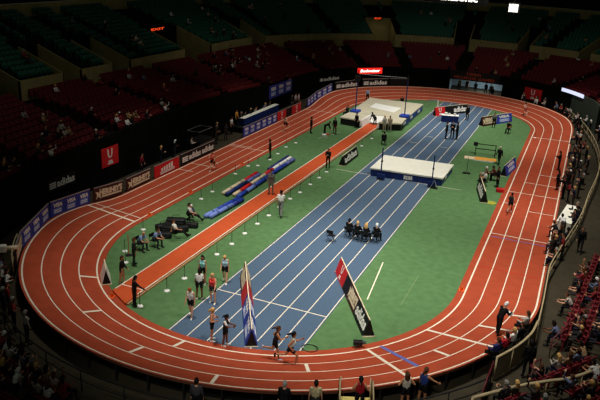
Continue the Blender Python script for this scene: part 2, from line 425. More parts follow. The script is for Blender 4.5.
def build_prims(pose, hair, fem):
    P = dict(DEF); P.update(POSES[pose]); pr = []
    def add(a, b, ra, rb, tag): pr.append((np.array(a,float), np.array(b,float), ra, rb, tag))
    ln = rad(P['lean'])
    def T(v): return rotx(np.array(v,float), -ln)                 # torso frame (leans forward, +y)
    sw = .155 if fem else .18; hw = .098 if fem else .092
    for s in (-1,1):
        add(T((s*.07,0,.0)), T((s*.062,0,.13)), .115 if fem else .108, .09 if fem else .1, 'hips')
        add(T((s*.06,0,.12)), T((s*.08,.01,.32)), .09 if fem else .1, .105 if fem else .116, 'top')
        add(T((s*.08,.01,.32)), T((s*(sw-.06),-.005,.45)), .1, .07, 'top')
        if fem: add(T((s*.07,.085,.33)), T((s*.07,.09,.32)), .062, .06, 'top')
    add(T((0,0,.1)), T((0,0,.4)), .1, .1, 'top'); add(T((0,-.01,.44)), T((0,.005,.56)), .062, .054, 'skin')
    # head
    hp = rad(P['hp']); hy = rad(P['hy']); nb = T((0,.005,.53))
    def H(v):
        w = rotz(np.array(v,float), hy); w = rotx(w, -hp); w = rotx(w, -ln*.45); return nb + w
    add(H((0,0,.12)), H((0,.012,.185)), .082, .088, 'skin'); add(H((0,.035,.075)), H((0,.03,.12)), .05, .07, 'skin')
    add(H((0,.105,.125)), H((0,.1,.15)), .014, .01, 'skin')
    for s in (-1,1):
        add(H((s*.082,.0,.115)), H((s*.086,-.006,.15)), .014, .018, 'skin')
        add(H((s*.032,.088,.152)), H((s*.038,.087,.152)), .012, .011, 'eye')
    add(H((-.018,.086,.088)), H((.018,.086,.088)), .012, .012, 'lip')
    if hair != 'bald':
        add(H((0,-.02,.16)), H((0,.0,.205)), .092, .09, 'hair'); add(H((0,-.045,.1)), H((0,-.03,.17)), .07, .085, 'hair')
    if hair == 'long':
        for s in (-1,1): add(H((s*.055,-.045,.16)), H((s*.07,-.05,-.02)), .055, .042, 'hair')
        add(H((0,-.07,.15)), H((0,-.075,-.06)), .06, .05, 'hair')
    if hair == 'tail':
        add(H((0,-.1,.17)), H((0,-.15,.15)), .036, .038, 'hair'); add(H((0,-.15,.15)), H((0,-.2,.02)), .036, .02, 'hair')
    if hair == 'tailout':
        add(H((0,-.1,.17)), H((0,-.17,.18)), .036, .045, 'hair'); add(H((0,-.17,.18)), H((0,-.3,.13)), .045, .022, 'hair')
    feet = []
    for s, key in ((-1,'lL'),(1,'lR')):
        p, ab, kn = (rad(v) for v in P[key])
        hj = np.array([s*hw, 0, -.02]); d = np.array([s*math.sin(ab), math.sin(p)*math.cos(ab), -math.cos(p)*math.cos(ab)])
        kj = hj + d*.44; q = p-kn; e = np.array([s*math.sin(ab)*.3, math.sin(q), -math.cos(q)]); e /= np.linalg.norm(e)
        an = kj + e*.42; mid = hj + d*.22
        add(hj, mid, .092, .078, 'hips'); add(mid, kj, .078, .056, 'legs')
        cal = kj + e*.14; add(kj, cal - np.array([0,.012,0]), .055, .056, 'legs'); add(cal - np.array([0,.012,0]), an, .056, .036, 'legs')
        plant = abs(q) < rad(30) or P['hip'] is not None
        fq = 0 if plant else q
        f = rotx(np.array([s*.12,1,0]), fq); dn = rotx(np.array([0,0,-1.]), fq)
        if pose == 'ground': f = np.array([s*.3,.5,.8]); f /= np.linalg.norm(f); dn = np.array([0,.5,-.5])
        add(an + dn*.045 - f*.035, an + dn*.05 + f*.07, .04, .042, 'shoe'); add(an + dn*.05 + f*.07, an + dn*.058 + f*.15, .042, .032, 'shoe')
        feet.append(an + dn*.09)
    for s, key in ((-1,'aL'),(1,'aR')):
        p, ab, el, inn = (rad(v) for v in P[key])
        sj = T((s*sw,-.005,.455)); d = np.array([s*math.sin(ab), math.sin(p)*math.cos(ab), -math.cos(p)*math.cos(ab)])
        d = rotx(d, -ln*.5); ej = sj + d*.29; mid = sj + d*.19
        q = p+el; e = np.array([s*(math.sin(ab)*.6) - s*math.sin(inn), math.sin(q), -math.cos(q)]); e = rotx(e, -ln*.5); e /= np.linalg.norm(e)
        wj = ej + e*.25
        add(sj, mid, .058, .048, 'sleeve'); add(mid, ej, .048, .04, 'cuff'); add(ej, ej+e*.08, .041, .042, 'cuff'); add(ej+e*.08, wj, .042, .028, 'cuff')
        # hand: palm, four fingers of different lengths, thumb from the side of the palm
        side = np.cross(e, [s*1.0,0,0]); 
        if np.linalg.norm(side) < .2: side = np.array([0,1.,0])
        side /= np.linalg.norm(side)                              # across the knuckles
        if side[1] < 0: side = -side
        curl = np.cross(side, e)*(-1 if np.dot(np.cross(side, e), [s,0,0]) > 0 else 1)
        for k, (off, fl) in enumerate(((.033,.070),(.011,.080),(-.011,.074),(-.033,.058))):
            b = wj + e*.085 + side*off; add(wj + e*.015 + side*off*.55, b, .0165, .0145, 'skin')
            dr = e + side*off*3.2; dr /= np.linalg.norm(dr)
            m = b + (dr + curl*.25)*fl*.5; add(b, m, .0118, .011, 'skin')
            add(m, m + (dr*.8 + curl*.6)*fl*.5, .011, .0095, 'skin')
        tb = wj + e*.03 + side*.03; tm = tb + (e*.55 + side*.75 + curl*.2)*.04
        add(tb, tm, .0145, .0125, 'skin'); add(tm, tm + (e*.9 + side*.3 + curl*.3)*.032, .0125, .0105, 'skin')
    lo = min(min(a[2]-ra, b[2]-rb) for a,b,ra,rb,t in pr)
    dz = P['hip'] if P['hip'] is not None else -lo
    if P['hip'] is not None and lo + dz < 0: dz = -lo
    return [(a+[0,0,dz], b+[0,0,dz], ra, rb, t) for a,b,ra,rb,t in pr]
_body = {}
def body_data(pose, hair, fem):
    key = (pose, hair, fem)
    if key in _body: return _body[key]
    pr = build_prims(pose, hair, fem); vs = []; fs = []
    for a,b,ra,rb,t in pr:
        v, f = capsule(a,b,ra,rb); o = len(vs); vs += v; fs += [tuple(i+o for i in x) for x in f]
    me = bpy.data.meshes.new('person'); me.from_pydata([tuple(v) for v in vs], [], fs); me.update()
    ob = bpy.data.objects.new('person', me); C.objects.link(ob)
    r = ob.modifiers.new('r','REMESH'); r.mode = 'VOXEL'; r.voxel_size = .0125
    s = ob.modifiers.new('s','SMOOTH'); s.factor = .5; s.iterations = 2
    bpy.context.view_layer.update()
    out = bpy.data.meshes.new_from_object(ob.evaluated_get(bpy.context.evaluated_depsgraph_get()))
    bpy.data.objects.remove(ob); bpy.data.meshes.remove(me)
    nv = len(out.vertices); co = np.empty(nv*3); out.vertices.foreach_get('co', co); co = co.reshape(-1,3)
    no = np.empty(nv*3); out.vertices.foreach_get('normal', no); no = no.reshape(-1,3)
    faces = [tuple(p.vertices) for p in out.polygons]
    ctr = np.array([co[list(f)].mean(0) for f in faces])
    best = np.full(len(faces), 1e9); tg = np.zeros(len(faces), int)
    for a,b,ra,rb,t in pr:
        d = b-a; L2 = max(d@d, 1e-9); h = np.clip(((ctr-a)@d)/L2, 0, 1)
        dist = np.linalg.norm(ctr-a-h[:,None]*d, axis=1) - (ra+(rb-ra)*h)
        if t in ('eye','lip'): dist = dist - .004
        if t == 'hair': dist = dist - .003
        m = dist < best; best[m] = dist[m]; tg[m] = GROUPS[t]
    bpy.data.meshes.remove(out)
    _body[key] = (co, no, faces, tg); return _body[key]
_bm = {}
def body_mesh(key, full):
    """full: ten colour regions in one mesh (figures far off); else bare body with skin, eye and lip only"""
    k = (key, full)
    if k not in _bm:
        co_, no, faces, tg = body_data(*key)
        me = bpy.data.meshes.new('person'); me.from_pydata([tuple(v) for v in co_], [], faces)
        if full: idx = tg
        else: idx = np.where(tg == 8, 1, np.where(tg == 9, 2, 0))
        for i in range(10 if full else 3): me.materials.append(None)
        me.polygons.foreach_set('material_index', idx.astype(np.int32)); me.polygons.foreach_set('use_smooth', [True]*len(faces)); me.update()
        _bm[k] = me
    return _bm[k]
_sh = {}
def shell_mesh(key, regions, off):
    k = (key, tuple(regions), off)
    if k not in _sh:
        co_, no, faces, tg = body_data(*key); rs = set(GROUPS[r] for r in regions)
        sel = [f for f, t in zip(faces, tg) if t in rs]
        used = sorted({i for f in sel for i in f}); mp = {v: i for i, v in enumerate(used)}
        me = bpy.data.meshes.new('garment'); me.from_pydata([tuple(co_[i]+no[i]*off) for i in used], [], [tuple(mp[i] for i in f) for f in sel])
        me.materials.append(None); me.polygons.foreach_set('use_smooth', [True]*len(sel)); me.update(); _sh[k] = me
    return _sh[k]
SKIN = {'pale':(226,172,140),'fair':(212,156,122),'tan':(176,120,86),'brown':(112,70,48),'dark':(70,44,32)}
HAIR = {'blonde':(204,160,96),'brown':(74,46,28),'black':(18,15,14),'red':(150,74,36),'white':(224,220,214),'grey':(140,136,130)}
def sm(kind, rgb): return mat('%s %d %d %d' % ((kind,)+tuple(rgb)), rgb, .7, .06, 12, spec=.15)
def outfit(top, legs, sleeve=None, cuff=None, hips=None, shoe=(30,28,28), skin='fair', hair='brown'):
    return dict(top=top, sleeve=sleeve, cuff=cuff, hips=hips or legs, legs=legs, shoe=shoe, skin=skin, hair=hair)
def setmat(o, i, m):
    o.material_slots[i].link = 'OBJECT'; o.material_slots[i].material = m
def figure(pose, of, loc, rz, label, hair='short', fem=False, scale=1.0, cat='person', group=None, full=False):
    key = (pose, hair, fem); o = bpy.data.objects.new('person', body_mesh(key, full)); C.objects.link(o)
    o.location = loc; o.rotation_euler = (0,0,rz); o.scale = (scale,)*3; tag(o, label, cat, group)
    sk = sm('skin', SKIN[of['skin']]); hm = sm('hair', HAIR[of['hair']]); eye = sm('eye',(28,20,16)); lip = sm('lip',(150,80,70))
    def cl(r): return None if of[r] is None else sm('cloth', of[r])
    if full:
        for i, m in enumerate([sk, hm, cl('top'), cl('sleeve') or sk, cl('cuff') or sk, cl('hips'), cl('legs') or sk, cl('shoe'), eye, lip]): setmat(o, i, m)
        return o
    for i, m in enumerate((sk, eye, lip)): setmat(o, i, m)
    def part(name, regs, m, off):
        c = bpy.data.objects.new(name, shell_mesh(key, regs, off)); C.objects.link(c); c.parent = o; setmat(c, 0, m)
    if hair != 'bald': part('hair', ('hair',), hm, .004)
    regs = ['top'] + [r for r in ('sleeve','cuff') if of[r] is not None and of[r] == of['top']]
    part('jacket' if 'cuff' in regs else 'shirt' if 'sleeve' in regs else 'singlet', regs, cl('top'), .010)
    for r in ('sleeve','cuff'):
        if of[r] is not None and r not in regs: part('sleeves', (r,), cl(r), .008)
    lr = ['hips'] + (['legs'] if of['legs'] is not None else [])
    part('trousers' if of['legs'] is not None else 'shorts', lr, cl('hips'), .007)
    part('shoes', ('shoe',), cl('shoe'), .004)
    return o
REG = {}
def say(o, base): REG.setdefault(base, []).append(o)         # worded at the end, once every look-alike is known
ORD = ['first','second','third','fourth','fifth','sixth','seventh','eighth','ninth','tenth','eleventh','twelfth','thirteenth','fourteenth','fifteenth']
def ordinal(i):
    if i < 15: return ORD[i]
    n = i+1; return '%d%s' % (n, 'th' if 10 <= n % 100 <= 20 else {1:'st',2:'nd',3:'rd'}.get(n % 10, 'th'))
def finish_labels():
    bpy.context.view_layer.update()
    for base, os_ in REG.items():
        if len(os_) == 1: os_[0]['label'] = base; continue
        os_.sort(key=lambda o: view_x(o.matrix_world.translation)[0])
        for i, o in enumerate(os_): o['label'] = '%s, %s such from left' % (base, ordinal(i))
# ---------------------------------------------------------------- boards round the outer edge of the track
BD = 4.12
def rim_board(q0, q1, kind, label, h=1.0, group=None):
    return board(tp(q0, BD), tp(q1, BD), h, kind, label, group=group)
rim_board(.8080,.7962,'hersheys','narrow brown board with cream lettering at the near left bend')
rim_board(.7960,.7715,'visa3','blue three-logo board on the near left bend, next to the narrow brown one')
rim_board(.7710,.7478,'visa3','blue three-logo board just past the bend at the start of the left straight')
rim_board(.7455,.7266,'hersheys','brown board with cream lettering beside the blue boards')
rim_board(.7238,.7060,'hersheys','brown board with cream lettering beside the bright red board')
rim_board(.7028,.6822,'stack','bright red board with stacked white emblem on the left straight')
rim_board(.6805,.6480,'adidas2','black board with two white logos next to the bright red board')
rim_board(.6150,.5918,'visa3','blue three-logo board below the near half of the long blue table')
rim_board(.5914,.5690,'visa3','blue three-logo board below the far half of the long blue table')
rim_board(.5680,.5550,'U','red board with white U emblem touching the blue boards')
rim_board(.5545,.5455,'plain','plain black board between two red boards')
rim_board(.5450,.5305,'U','red board with white U emblem past the plain black board')
rim_board(.5185,.5020,'visa3','blue three-logo board entering the far left bend')
rim_board(.5015,.4795,'visa3','blue three-logo board on the far left bend')
rim_board(.4765,.4530,'adidas','black board with white logo next to the blue bend boards')
rim_board(.4500,.4285,'adidas','black board with white logo at the far end behind the vault posts')
rim_board(.4275,.4130,'plain','plain black board at the far end of the track')
# hanging signs on the drape
WD = 6.5
def bump(q): 
    q %= 1.0
    return .9*math.sin(PI*min(1,max(0,(.80-q)/.30)))**2 if .5 < q < .80 else 0
WZ = 2.75
def wall_top(q): return WZ + .45 + bump(q)
def wall_sign(q0, q1, z, h, kind, label, emit=False, d=WD-.06):
    return board(ring(q0, d, z), ring(q1, d, z), h, kind, label, name='hanging_sign', frame=False)
def qy(y): return .5 + (Y1-y)/(Y1-Y0)*.25
def qa(deg): return .25 + deg/180*.25
wall_sign(qy(10.5), qy(12.5), 1.4, 1.5, 'U', 'red square banner with white U emblem hanging on the left black drape')
wall_sign(qy(4.95), qy(7.6), 1.15, .95, 'adidas', 'black sign with white logo hanging at the near left of the drape')
wall_sign(qy(39.8), qy(46.1), 1.7, 1.5, 'visa3', 'large blue sign with three white logos hanging above the blue table')
wall_sign(qa(165), qa(151), 1.6, .8, 'adidas', 'black sign with white logo hanging on the far left drape')
wall_sign(qa(62), qa(53.2), .85, 1.5, 'U', 'red banner with white U emblem on the far right wall')
# lit red beer sign
p0, p1 = ring(qa(141.5), WD-.12, 2.3), ring(qa(129), WD-.12, 2.3)
M_GLOWR = mat('lit red sign face', (226, 34, 26), .5, 0, emit=1.0); M_GLOWW = mat('lit white sign face', (255, 248, 236), .5, 0, emit=1.3)
M_GLOWB = mat('lit bluish white strip', (214, 222, 255), .5, 0, emit=.8); M_GLOWO = mat('lit orange sign', (235, 70, 26), .5, 0, emit=.9)
BCOL['lit'] = M_GLOWR
bs = board(p0, p1, .8, 'lit', 'lit red sign with white script lettering on the far drape', name='lit_sign', frame=False, thick=.12)
L = (p1-p0).length; m = MB(); put_text(m, 'Budweiser', L*.1, .22, L*.8, .4, -.07, bold=.03, shear=.2); m.build('lettering', M_GLOWW, bs)
# far tunnel with dull lettering above
def ringboard(name, q0, q1, d, z0, z1, m, n=8, parent=None, thick=.05):
    mb = MB()
    P = [ring(q0+(q1-q0)*i/n, d) for i in range(n+1)]; Q = [ring(q0+(q1-q0)*i/n, d+thick) for i in range(n+1)]
    vs = [(p.x,p.y,z) for z in (z0,z1) for p in P] + [(p.x,p.y,z) for z in (z0,z1) for p in Q]; k = n+1
    fs = []
    for i in range(n):
        fs += [(i+1,i,i+k,i+k+1), (2*k+i,2*k+i+1,3*k+i+1,3*k+i), (k+i+1,k+i,3*k+i,3*k+i+1), (i,i+1,2*k+i+1,2*k+i)]
    fs += [(0,k,3*k,2*k), (n,2*k+n,3*k+n,k+n)]
    mb.add(vs, fs); return mb.build(name, m, parent)
# wall, with an opening for the tunnel
TQ0, TQ1 = qa(73), qa(97)
def wall_piece(name, q0, q1, z0f, z1f, m, d=WD):
    qs = [q0+(q1-q0)*i/max(4,int(abs(q1-q0)*320)) for i in range(max(4,int(abs(q1-q0)*320))+1)]
    o = strip_q([lambda q: ring(q, d, z0f(q)), lambda q: ring(q, d+.03*math.sin(q*900), z0f(q)*.5+z1f(q)*.5), lambda q: ring(q, d, z1f(q)), lambda q: ring(q, d+.2, z1f(q)), lambda q: ring(q, d+.2, z0f(q))], qs, [m], name)
    return tag(o, kind='structure')
QL = .806
wall_piece('wall_left', .5, QL, lambda q: 0, wall_top, M_CURT)
wall_piece('wall_far_left', TQ1, .5, lambda q: 0, wall_top, M_CURT)
wall_piece('wall_far', TQ0, TQ1, lambda q: 2.0, wall_top, M_CURT)
wall_piece('wall_far_right', qa(36), TQ0, lambda q: 0, wall_top, M_CURT)
wall_piece('wall_right', qa(10), qa(36), lambda q: 0, wall_top, M_GREYW)
M_TUN = mat('pale tunnel lining', (150, 168, 172), .8, .1, 2)
tb = MB()
a, b = ring(TQ0, WD), ring(TQ1, WD); a2, b2 = ring(TQ0, WD+7), ring(TQ1, WD+7)
for s, t in ((a,a2),(b2,b)): tb.add([(s.x,s.y,0),(t.x,t.y,0),(t.x,t.y,2.05),(s.x,s.y,2.05)], [(0,1,2,3)])
tb.add([(a2.x,a2.y,0),(b2.x,b2.y,0),(b2.x,b2.y,2.05),(a2.x,a2.y,2.05)], [(0,1,2,3)])
tb.add([(a.x,a.y,2.05),(b.x,b.y,2.05),(b2.x,b2.y,2.05),(a2.x,a2.y,2.05)], [(0,1,2,3)])
tag(tb.build('wall_tunnel', M_TUN), kind='structure')
tl_ = bpy.data.lights.new('tunnel_lamp','AREA'); tl_.energy = 130; tl_.size = 2; tl_.color = (.8,.92,1)
to = bpy.data.objects.new('tunnel_lamp', tl_); C.objects.link(to); c_ = ring(qa(85), WD+3); to.location = (c_.x, c_.y, 1.98)
sg = empty('tunnel_sign', ring(TQ1, WD-.08, 0), 0, 'black sign with dull orange lettering over the far tunnel mouth', 'sign')
u = (ring(TQ0, WD-.08)-ring(TQ1, WD-.08)); L = u.length; sg.rotation_euler = (0,0,math.atan2(u.y,u.x))
cv = .0
m = MB(); m.box((.2,-1.15,2.25),(L-.2,-1.08,3.5)); m.build('panel', M_ADBLK, sg)
m = MB(); put_text(m, 'MILLROSE GAMES', L*.12, 2.4, L*.76, .38, -1.16, bold=.02); put_text(m, '100th', L*.36, 2.95, L*.26, .42, -1.16, bold=.02); m.build('lettering', M_DULLOR, sg)
# bright strip on the far right wall
o = ringboard('light_strip', qa(42.4), qa(27.5), WD-.2, 2.95, 3.35, M_GLOWB, 6, None, .12); tag(o, 'bright bluish white lit strip on the far right wall', 'lit sign')

# ---------------------------------------------------------------- stands
ROWS = 12; RD = .83
LQ0, LQ1 = qa(12), QL
def lz(k, q): return WZ - .25 + .2*k + bump(q)*(1-k/14)
qs = [q for q in qgrid(40, 60) if LQ0 < q < LQ1]; qs = [LQ0] + qs + [LQ1]
prof = []
for k in range(ROWS):
    d0 = WD+.2+RD*k
    prof.append(lambda q, k=k, d0=d0: ring(q, d0, lz(k, q))); prof.append(lambda q, k=k, d0=d0: ring(q, d0+RD, lz(k, q)))
dF = WD+.2+RD*ROWS                                             # fascia distance
prof.append(lambda q: ring(q, dF+.3, lz(ROWS-1, q)))
tag(strip_q(prof, qs, [M_STEP], 'floor_lower_stand'), kind='structure')
UZ = 6.55
PORT = [.714, .6705, .629, .544, qa(166), qa(120.5), qa(96), qa(77), qa(58), qa(33)]        # passages through the upper stand
PWD = {2:1.4, 3:2.9, 4:1.4, 5:1.7, 7:.9, 8:.9}
def pw(i): return PWD.get(i, 1.15)
def near_port(q, d, extra=0):
    for i, p in enumerate(PORT):
        if (ring(q, d)-ring(p, d)).length < pw(i)+extra: return i
    return None
UROWS = 14; URD = .85; UR = .29
def uz(k): return UZ - .35 + UR*k
segs = [LQ0] + sorted(PORT) + [LQ1]
def qoff(p, d, m):           # move m metres along the ring
    L_s = (Y1-Y0)
    q = p % 1
    return p + (m/L_s*.25 if (q < .25 or .5 <= q < .75) else m/(PI*(R0+d))*.25)
n_f = 0
for i in range(len(segs)-1):
    q0 = segs[i]; q1 = segs[i+1]
    w0 = pw(PORT.index(q0)) if i > 0 else 0; w1 = pw(PORT.index(q1)) if i < len(segs)-2 else 0
    a = qoff(q0, dF, w0); b = qoff(q1, dF, -w1)
    n_f += 1
    tag(ringboard('trim_%d' % (n_f+1), a, b, dF, 4.6, UZ, M_TAN, 10, None, .15), kind='structure')
    mid = [a+(b-a)*t/12 for t in range(13)]; pr2 = []
    for k in range(UROWS):
        d0 = dF+.15+URD*k
        pr2.append(lambda q, k=k, d0=d0: ring(q, d0, uz(k))); pr2.append(lambda q, k=k, d0=d0: ring(q, d0+URD, uz(k)))
    tag(strip_q(pr2, mid, [M_STEP], 'floor_upper_stand'), kind='structure')
PD = 5.0
for i, p in enumerate(PORT):
    for s in (-1,1):
        a = ring(qoff(p, dF, s*pw(i)), dF); b_ = ring(qoff(p, dF, s*pw(i)), dF+PD); n = (ring(qoff(p, dF, s*(pw(i)+.1)), dF)-a)
        mb = MB(); zt = UZ+.0; zb = uz(int(PD/URD))+.75
        vs = [(a.x,a.y,4.3),(b_.x,b_.y,4.3),(b_.x,b_.y,zb),(a.x,a.y,zt)]; vs += [(x+n.x,y+n.y,z) for x,y,z in vs]
        mb.add(vs, [(3,2,1,0),(4,5,6,7),(0,1,5,4),(1,2,6,5),(2,3,7,6),(3,0,4,7)])
        tag(mb.build('wall_portal', M_TAN), kind='structure')
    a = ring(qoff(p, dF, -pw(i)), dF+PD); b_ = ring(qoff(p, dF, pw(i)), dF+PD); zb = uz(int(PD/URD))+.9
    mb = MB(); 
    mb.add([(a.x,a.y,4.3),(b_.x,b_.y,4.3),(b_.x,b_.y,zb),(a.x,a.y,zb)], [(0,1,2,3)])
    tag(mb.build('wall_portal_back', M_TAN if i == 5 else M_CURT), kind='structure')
    # stepped seating floor behind the passage
    qs3 = [qoff(p, dF, pw(i)*t) for t in (-1,-.5,0,.5,1)]; pr3 = []
    for k in range(6, UROWS):
        d0 = dF+.15+URD*k; pr3.append(lambda q, k=k, d0=d0: ring(q, d0, uz(k))); pr3.append(lambda q, k=k, d0=d0: ring(q, d0+URD, uz(k)))
    tag(strip_q(pr3, qs3, [M_STEP], 'floor_upper_stand'), kind='structure')
    MB_ = MB(); c0 = ring(p, dF-.8); 
# lamp and exit sign in the big far passage
pl = bpy.data.lights.new('passage_lamp','AREA'); pl.energy = 6; pl.size = 1.5; pl.color = (1,.86,.55)
po = bpy.data.objects.new('passage_lamp', pl); C.objects.link(po); c_ = ring(PORT[5], dF+2.6); po.location = (c_.x, c_.y, 8.2)
def exit_sign(q, d, z, w, label):
    p = ring(q, d); r = faceto(inward(q))+PI
    o = MB().box((-w/2,-.06,0),(w/2,.06,.4)).build('exit_sign', M_ADBLK); o.location = (p.x,p.y,z); o.rotation_euler = (0,0,r); tag(o, label, 'exit sign')
    m = MB(); put_text(m, 'EXIT', -w*.42, .07, w*.84, .27, -.07, bold=.03); m.build('lettering', M_GLOWO, o)
exit_sign(PORT[5], dF+PD-.2, 8.25, 1.3, 'small glowing exit sign above the lit passage in the far upper stand')
exit_sign(.5535, dF+PD-.3, 8.15, 3.2, 'wide glowing orange exit sign in the left upper stand')
# upper band behind the teal seats and dark wall over it
dU = dF+.15+URD*UROWS
o = strip_q([lambda q: ring(q, dU, uz(UROWS)-1), lambda q: ring(q, dU, uz(UROWS)+1.1)], qs, [M_TAN], 'wall_upper_band'); tag(o, kind='structure')
o = strip_q([lambda q: ring(q, dU+.2, uz(UROWS)+1.1), lambda q: ring(q, dU+9, uz(UROWS)+5), lambda q: ring(q, dU+9.2, 30)], qs, [M_CURT], 'wall_upper_back'); tag(o, kind='structure')

# terraces of the near stand
pn_ = []
for k in range(8):
    d0 = 6.0+RD*k; pn_.append(lambda q, k=k, d0=d0: ring(q, d0, .03+.2*k)); pn_.append(lambda q, k=k, d0=d0: ring(q, d0+RD, .03+.2*k))
tag(strip_q(pn_, [.812+.15*i/40 for i in range(41)], [M_STEP], 'floor_near_stand'), kind='structure')
# ---------------------------------------------------------------- seats
def seat_mesh(name, m, simple=False):
    b = MB()
    if simple:
        b.box((-.23,-.26,.42),(.23,-.2,.92)); b.box((-.22,-.2,.36),(.22,-.06,.74)); 
    else:
        T_ = Matrix.Translation((0,-.24,.42)) @ Matrix.Rotation(rad(12),4,'X')
        b.box((-.23,-.03,0),(.23,.03,.5), 0, T_, .025)
        T2 = Matrix.Translation((0,-.16,.40)) @ Matrix.Rotation(rad(72),4,'X')
        b.box((-.22,0,-.035),(.22,.38,.035), 0, T2, .025)
        for s in (-1,1):
            b.box((s*.25-.02,-.24,0),(s*.25+.02,-.16,.62), 0); b.box((s*.25-.03,-.24,.6),(s*.25+.03,.12,.65), 0, None, .012)
    o = b.build(name, m); me = o.data; bpy.data.objects.remove(o); return me
RS = seat_mesh('red_seat', M_RSEAT); TS = seat_mesh('teal_seat', M_TSEAT)
slots = {'red':[], 'teal':[]}
AISLE = [qy(y) for y in (4.5,13,22,31,40)] + [qa(v) for v in (158,136,116.5,93,70,48,26)]
def near_aisle(q, d): return any((ring(q,d)-ring(a_,d)).length < .95 for a_ in AISLE)
def fill(kind, k, d, zf, q0, q1, where, test):
    q = q0
    while q < q1:
        if not test(q, d):
            p = ring(q, d, zf(q)); slots[kind].append((p, faceto(inward(q)), where, k, q))
        q = qoff(q, d, .54)
for k in range(ROWS): fill('red', k, WD+.2+RD*k+.5, lambda q, k=k: lz(k,q), LQ0+.004, LQ1-.003, 'lower', near_aisle)
for k in range(UROWS):
    d = dF+.15+URD*k+.5
    fill('teal', k, d, lambda q, k=k: uz(k), LQ0+.004, LQ1-.003, 'upper', lambda q, d, k=k: (near_port(q, d, .45 if k < 7 else -.3) is not None) or near_aisle(q, d))
# right-hand and near stands
def rowline(p0, p1, n, z, face, where, k):
    p0, p1 = Vector(p0), Vector(p1)
    for i in range(n):
        p = p0.lerp(p1, i/max(1,n-1)); slots['red'].append((Vector((p.x,p.y,z)), faceto(face), where, k, 0))
for k in range(5):
    rowline((17.55+.86*k, 2.6-.1*k), (18.95+.86*k, 13.8), 20, .18*k, (-1,.13), 'right', k)
    rowline((16.95+.8*k+(.45 if k else 0), -1.55-.56*k), (18.75+.8*k+(.45 if k else 0), 1.05-.56*k), 6, .18*k, (-.82,.57), 'corner', k)
for k in range(4):
    d = 6.35+RD*k
    fill('red', k, d, lambda q, k=k: .05+.2*k, .815, .958, 'near', lambda q, d: any((ring(q,d)-ring(a_,d)).length < .6 for a_ in (.832,.87,.91)))
for k in range(6):
    d = 7.6+RD*k
    fill('red', k, d, lambda q, k=k: .1+.24*k, .175, .262, 'far right', lambda q, d: abs(q-.222) < .004)
def shown(p):
    x, y, z = view_x(p); return -15 < x < 615 and -15 < y < 415 and z > 1
WH = {'lower':'of the lower stand beyond the drape','upper':'of the upper stand','right':'beside the right walkway','corner':'in the near right corner','near':'of the near stand below the track','far right':'at the far right of the track'}
occupied = set()
def seats(kind, me, colour):
    S = [s for s in slots[kind] if shown(s[0])]
    S.sort(key=lambda s: (s[0]-Vector(CAMP)).length)
    for i, (p, r, where, k, q) in enumerate(S[:300]):
        o = bpy.data.objects.new(kind+'_seat', me); C.objects.link(o); o.location = p; o.rotation_euler = (0,0,r)
        tag(o, 'folded %s arena seat in the %s row %s' % (colour, ORD[k], WH[where]), 'seat', '%s seats, %s row %s' % (colour, ORD[k], WH[where]))
    b = MB(); base = MB(); base.box((-.23,-.27,.40),(.23,-.2,.92)); base.box((-.22,-.2,.34),(.22,-.06,.74)); base.box((-.25,-.24,0),(-.21,-.14,.62))
    V = np.array(base.v)
    for (p, r, where, k, q) in S[300:]:
        c, s = math.cos(r), math.sin(r); W_ = np.c_[V[:,0]*c-V[:,1]*s+p.x, V[:,0]*s+V[:,1]*c+p.y, V[:,2]+p.z]; b.add(W_.tolist(), base.f)
    o = b.build(kind+'_seats', M_RSEAT if kind == 'red' else M_TSEAT)
    tag(o, 'rows of folded %s arena seats filling the %s' % (colour, 'distant lower stand' if kind == 'red' else 'dim distant upper stand'), 'seats', kind='stuff')
seats('red', RS, 'dark red'); seats('teal', TS, 'dark teal')
# ---------------------------------------------------------------- infield boards
a_frame((.6,2.06,0), (4.25,-4.25,0), [(2.1,'hersheys'),(1.5,'redplain'),(3.7,'visa2')], 'long tent board ending in blue near the standing athletes', .95, .3)
a_frame((5.22,5.3,0), (8.93,-.82,0), [(2.2,'U'),(1.1,'plain'),(2.0,'hersheys'),(2.4,'adidas_big')], 'long tent board with red far end right of the blue lanes', .95, .3)
a_frame((-1.95,25.3,0), (-1.98,29.2,0), [(1,'adidas_big')], 'short black tent board with white logo beside the vault runway', .9, .3)
a_frame((-6.45,-1.45,0), (-5.58,-2.42,0), [(1,'white')], 'small white tent board seen end-on at the near left bend', .95, .26)
a_frame((10.15,25.3,0), (11.0,22.0,0), [(1,'adidas_big')], 'black tent board with white logo by the right inner track edge', .95, .3)
a_frame((11.43,29.9,0), (11.9,33.4,0), [(1,'visa1')], 'blue tent board leaning by the right inner track edge', 1.0, .3)
a_frame((.75,50.35,0), (3.84,54.9,0), [(1.35,'U'),(1.1,'plain'),(2.3,'adidas_big')], 'far tent board with red end and white logo behind the blue table', 1.05, .3)
a_frame((6.55,48.3,0), (9.3,52.9,0), [(2.4,'hersheys'),(2.9,'visa1')], 'far tent board of brown and blue panels on the green', 1.05, .3)

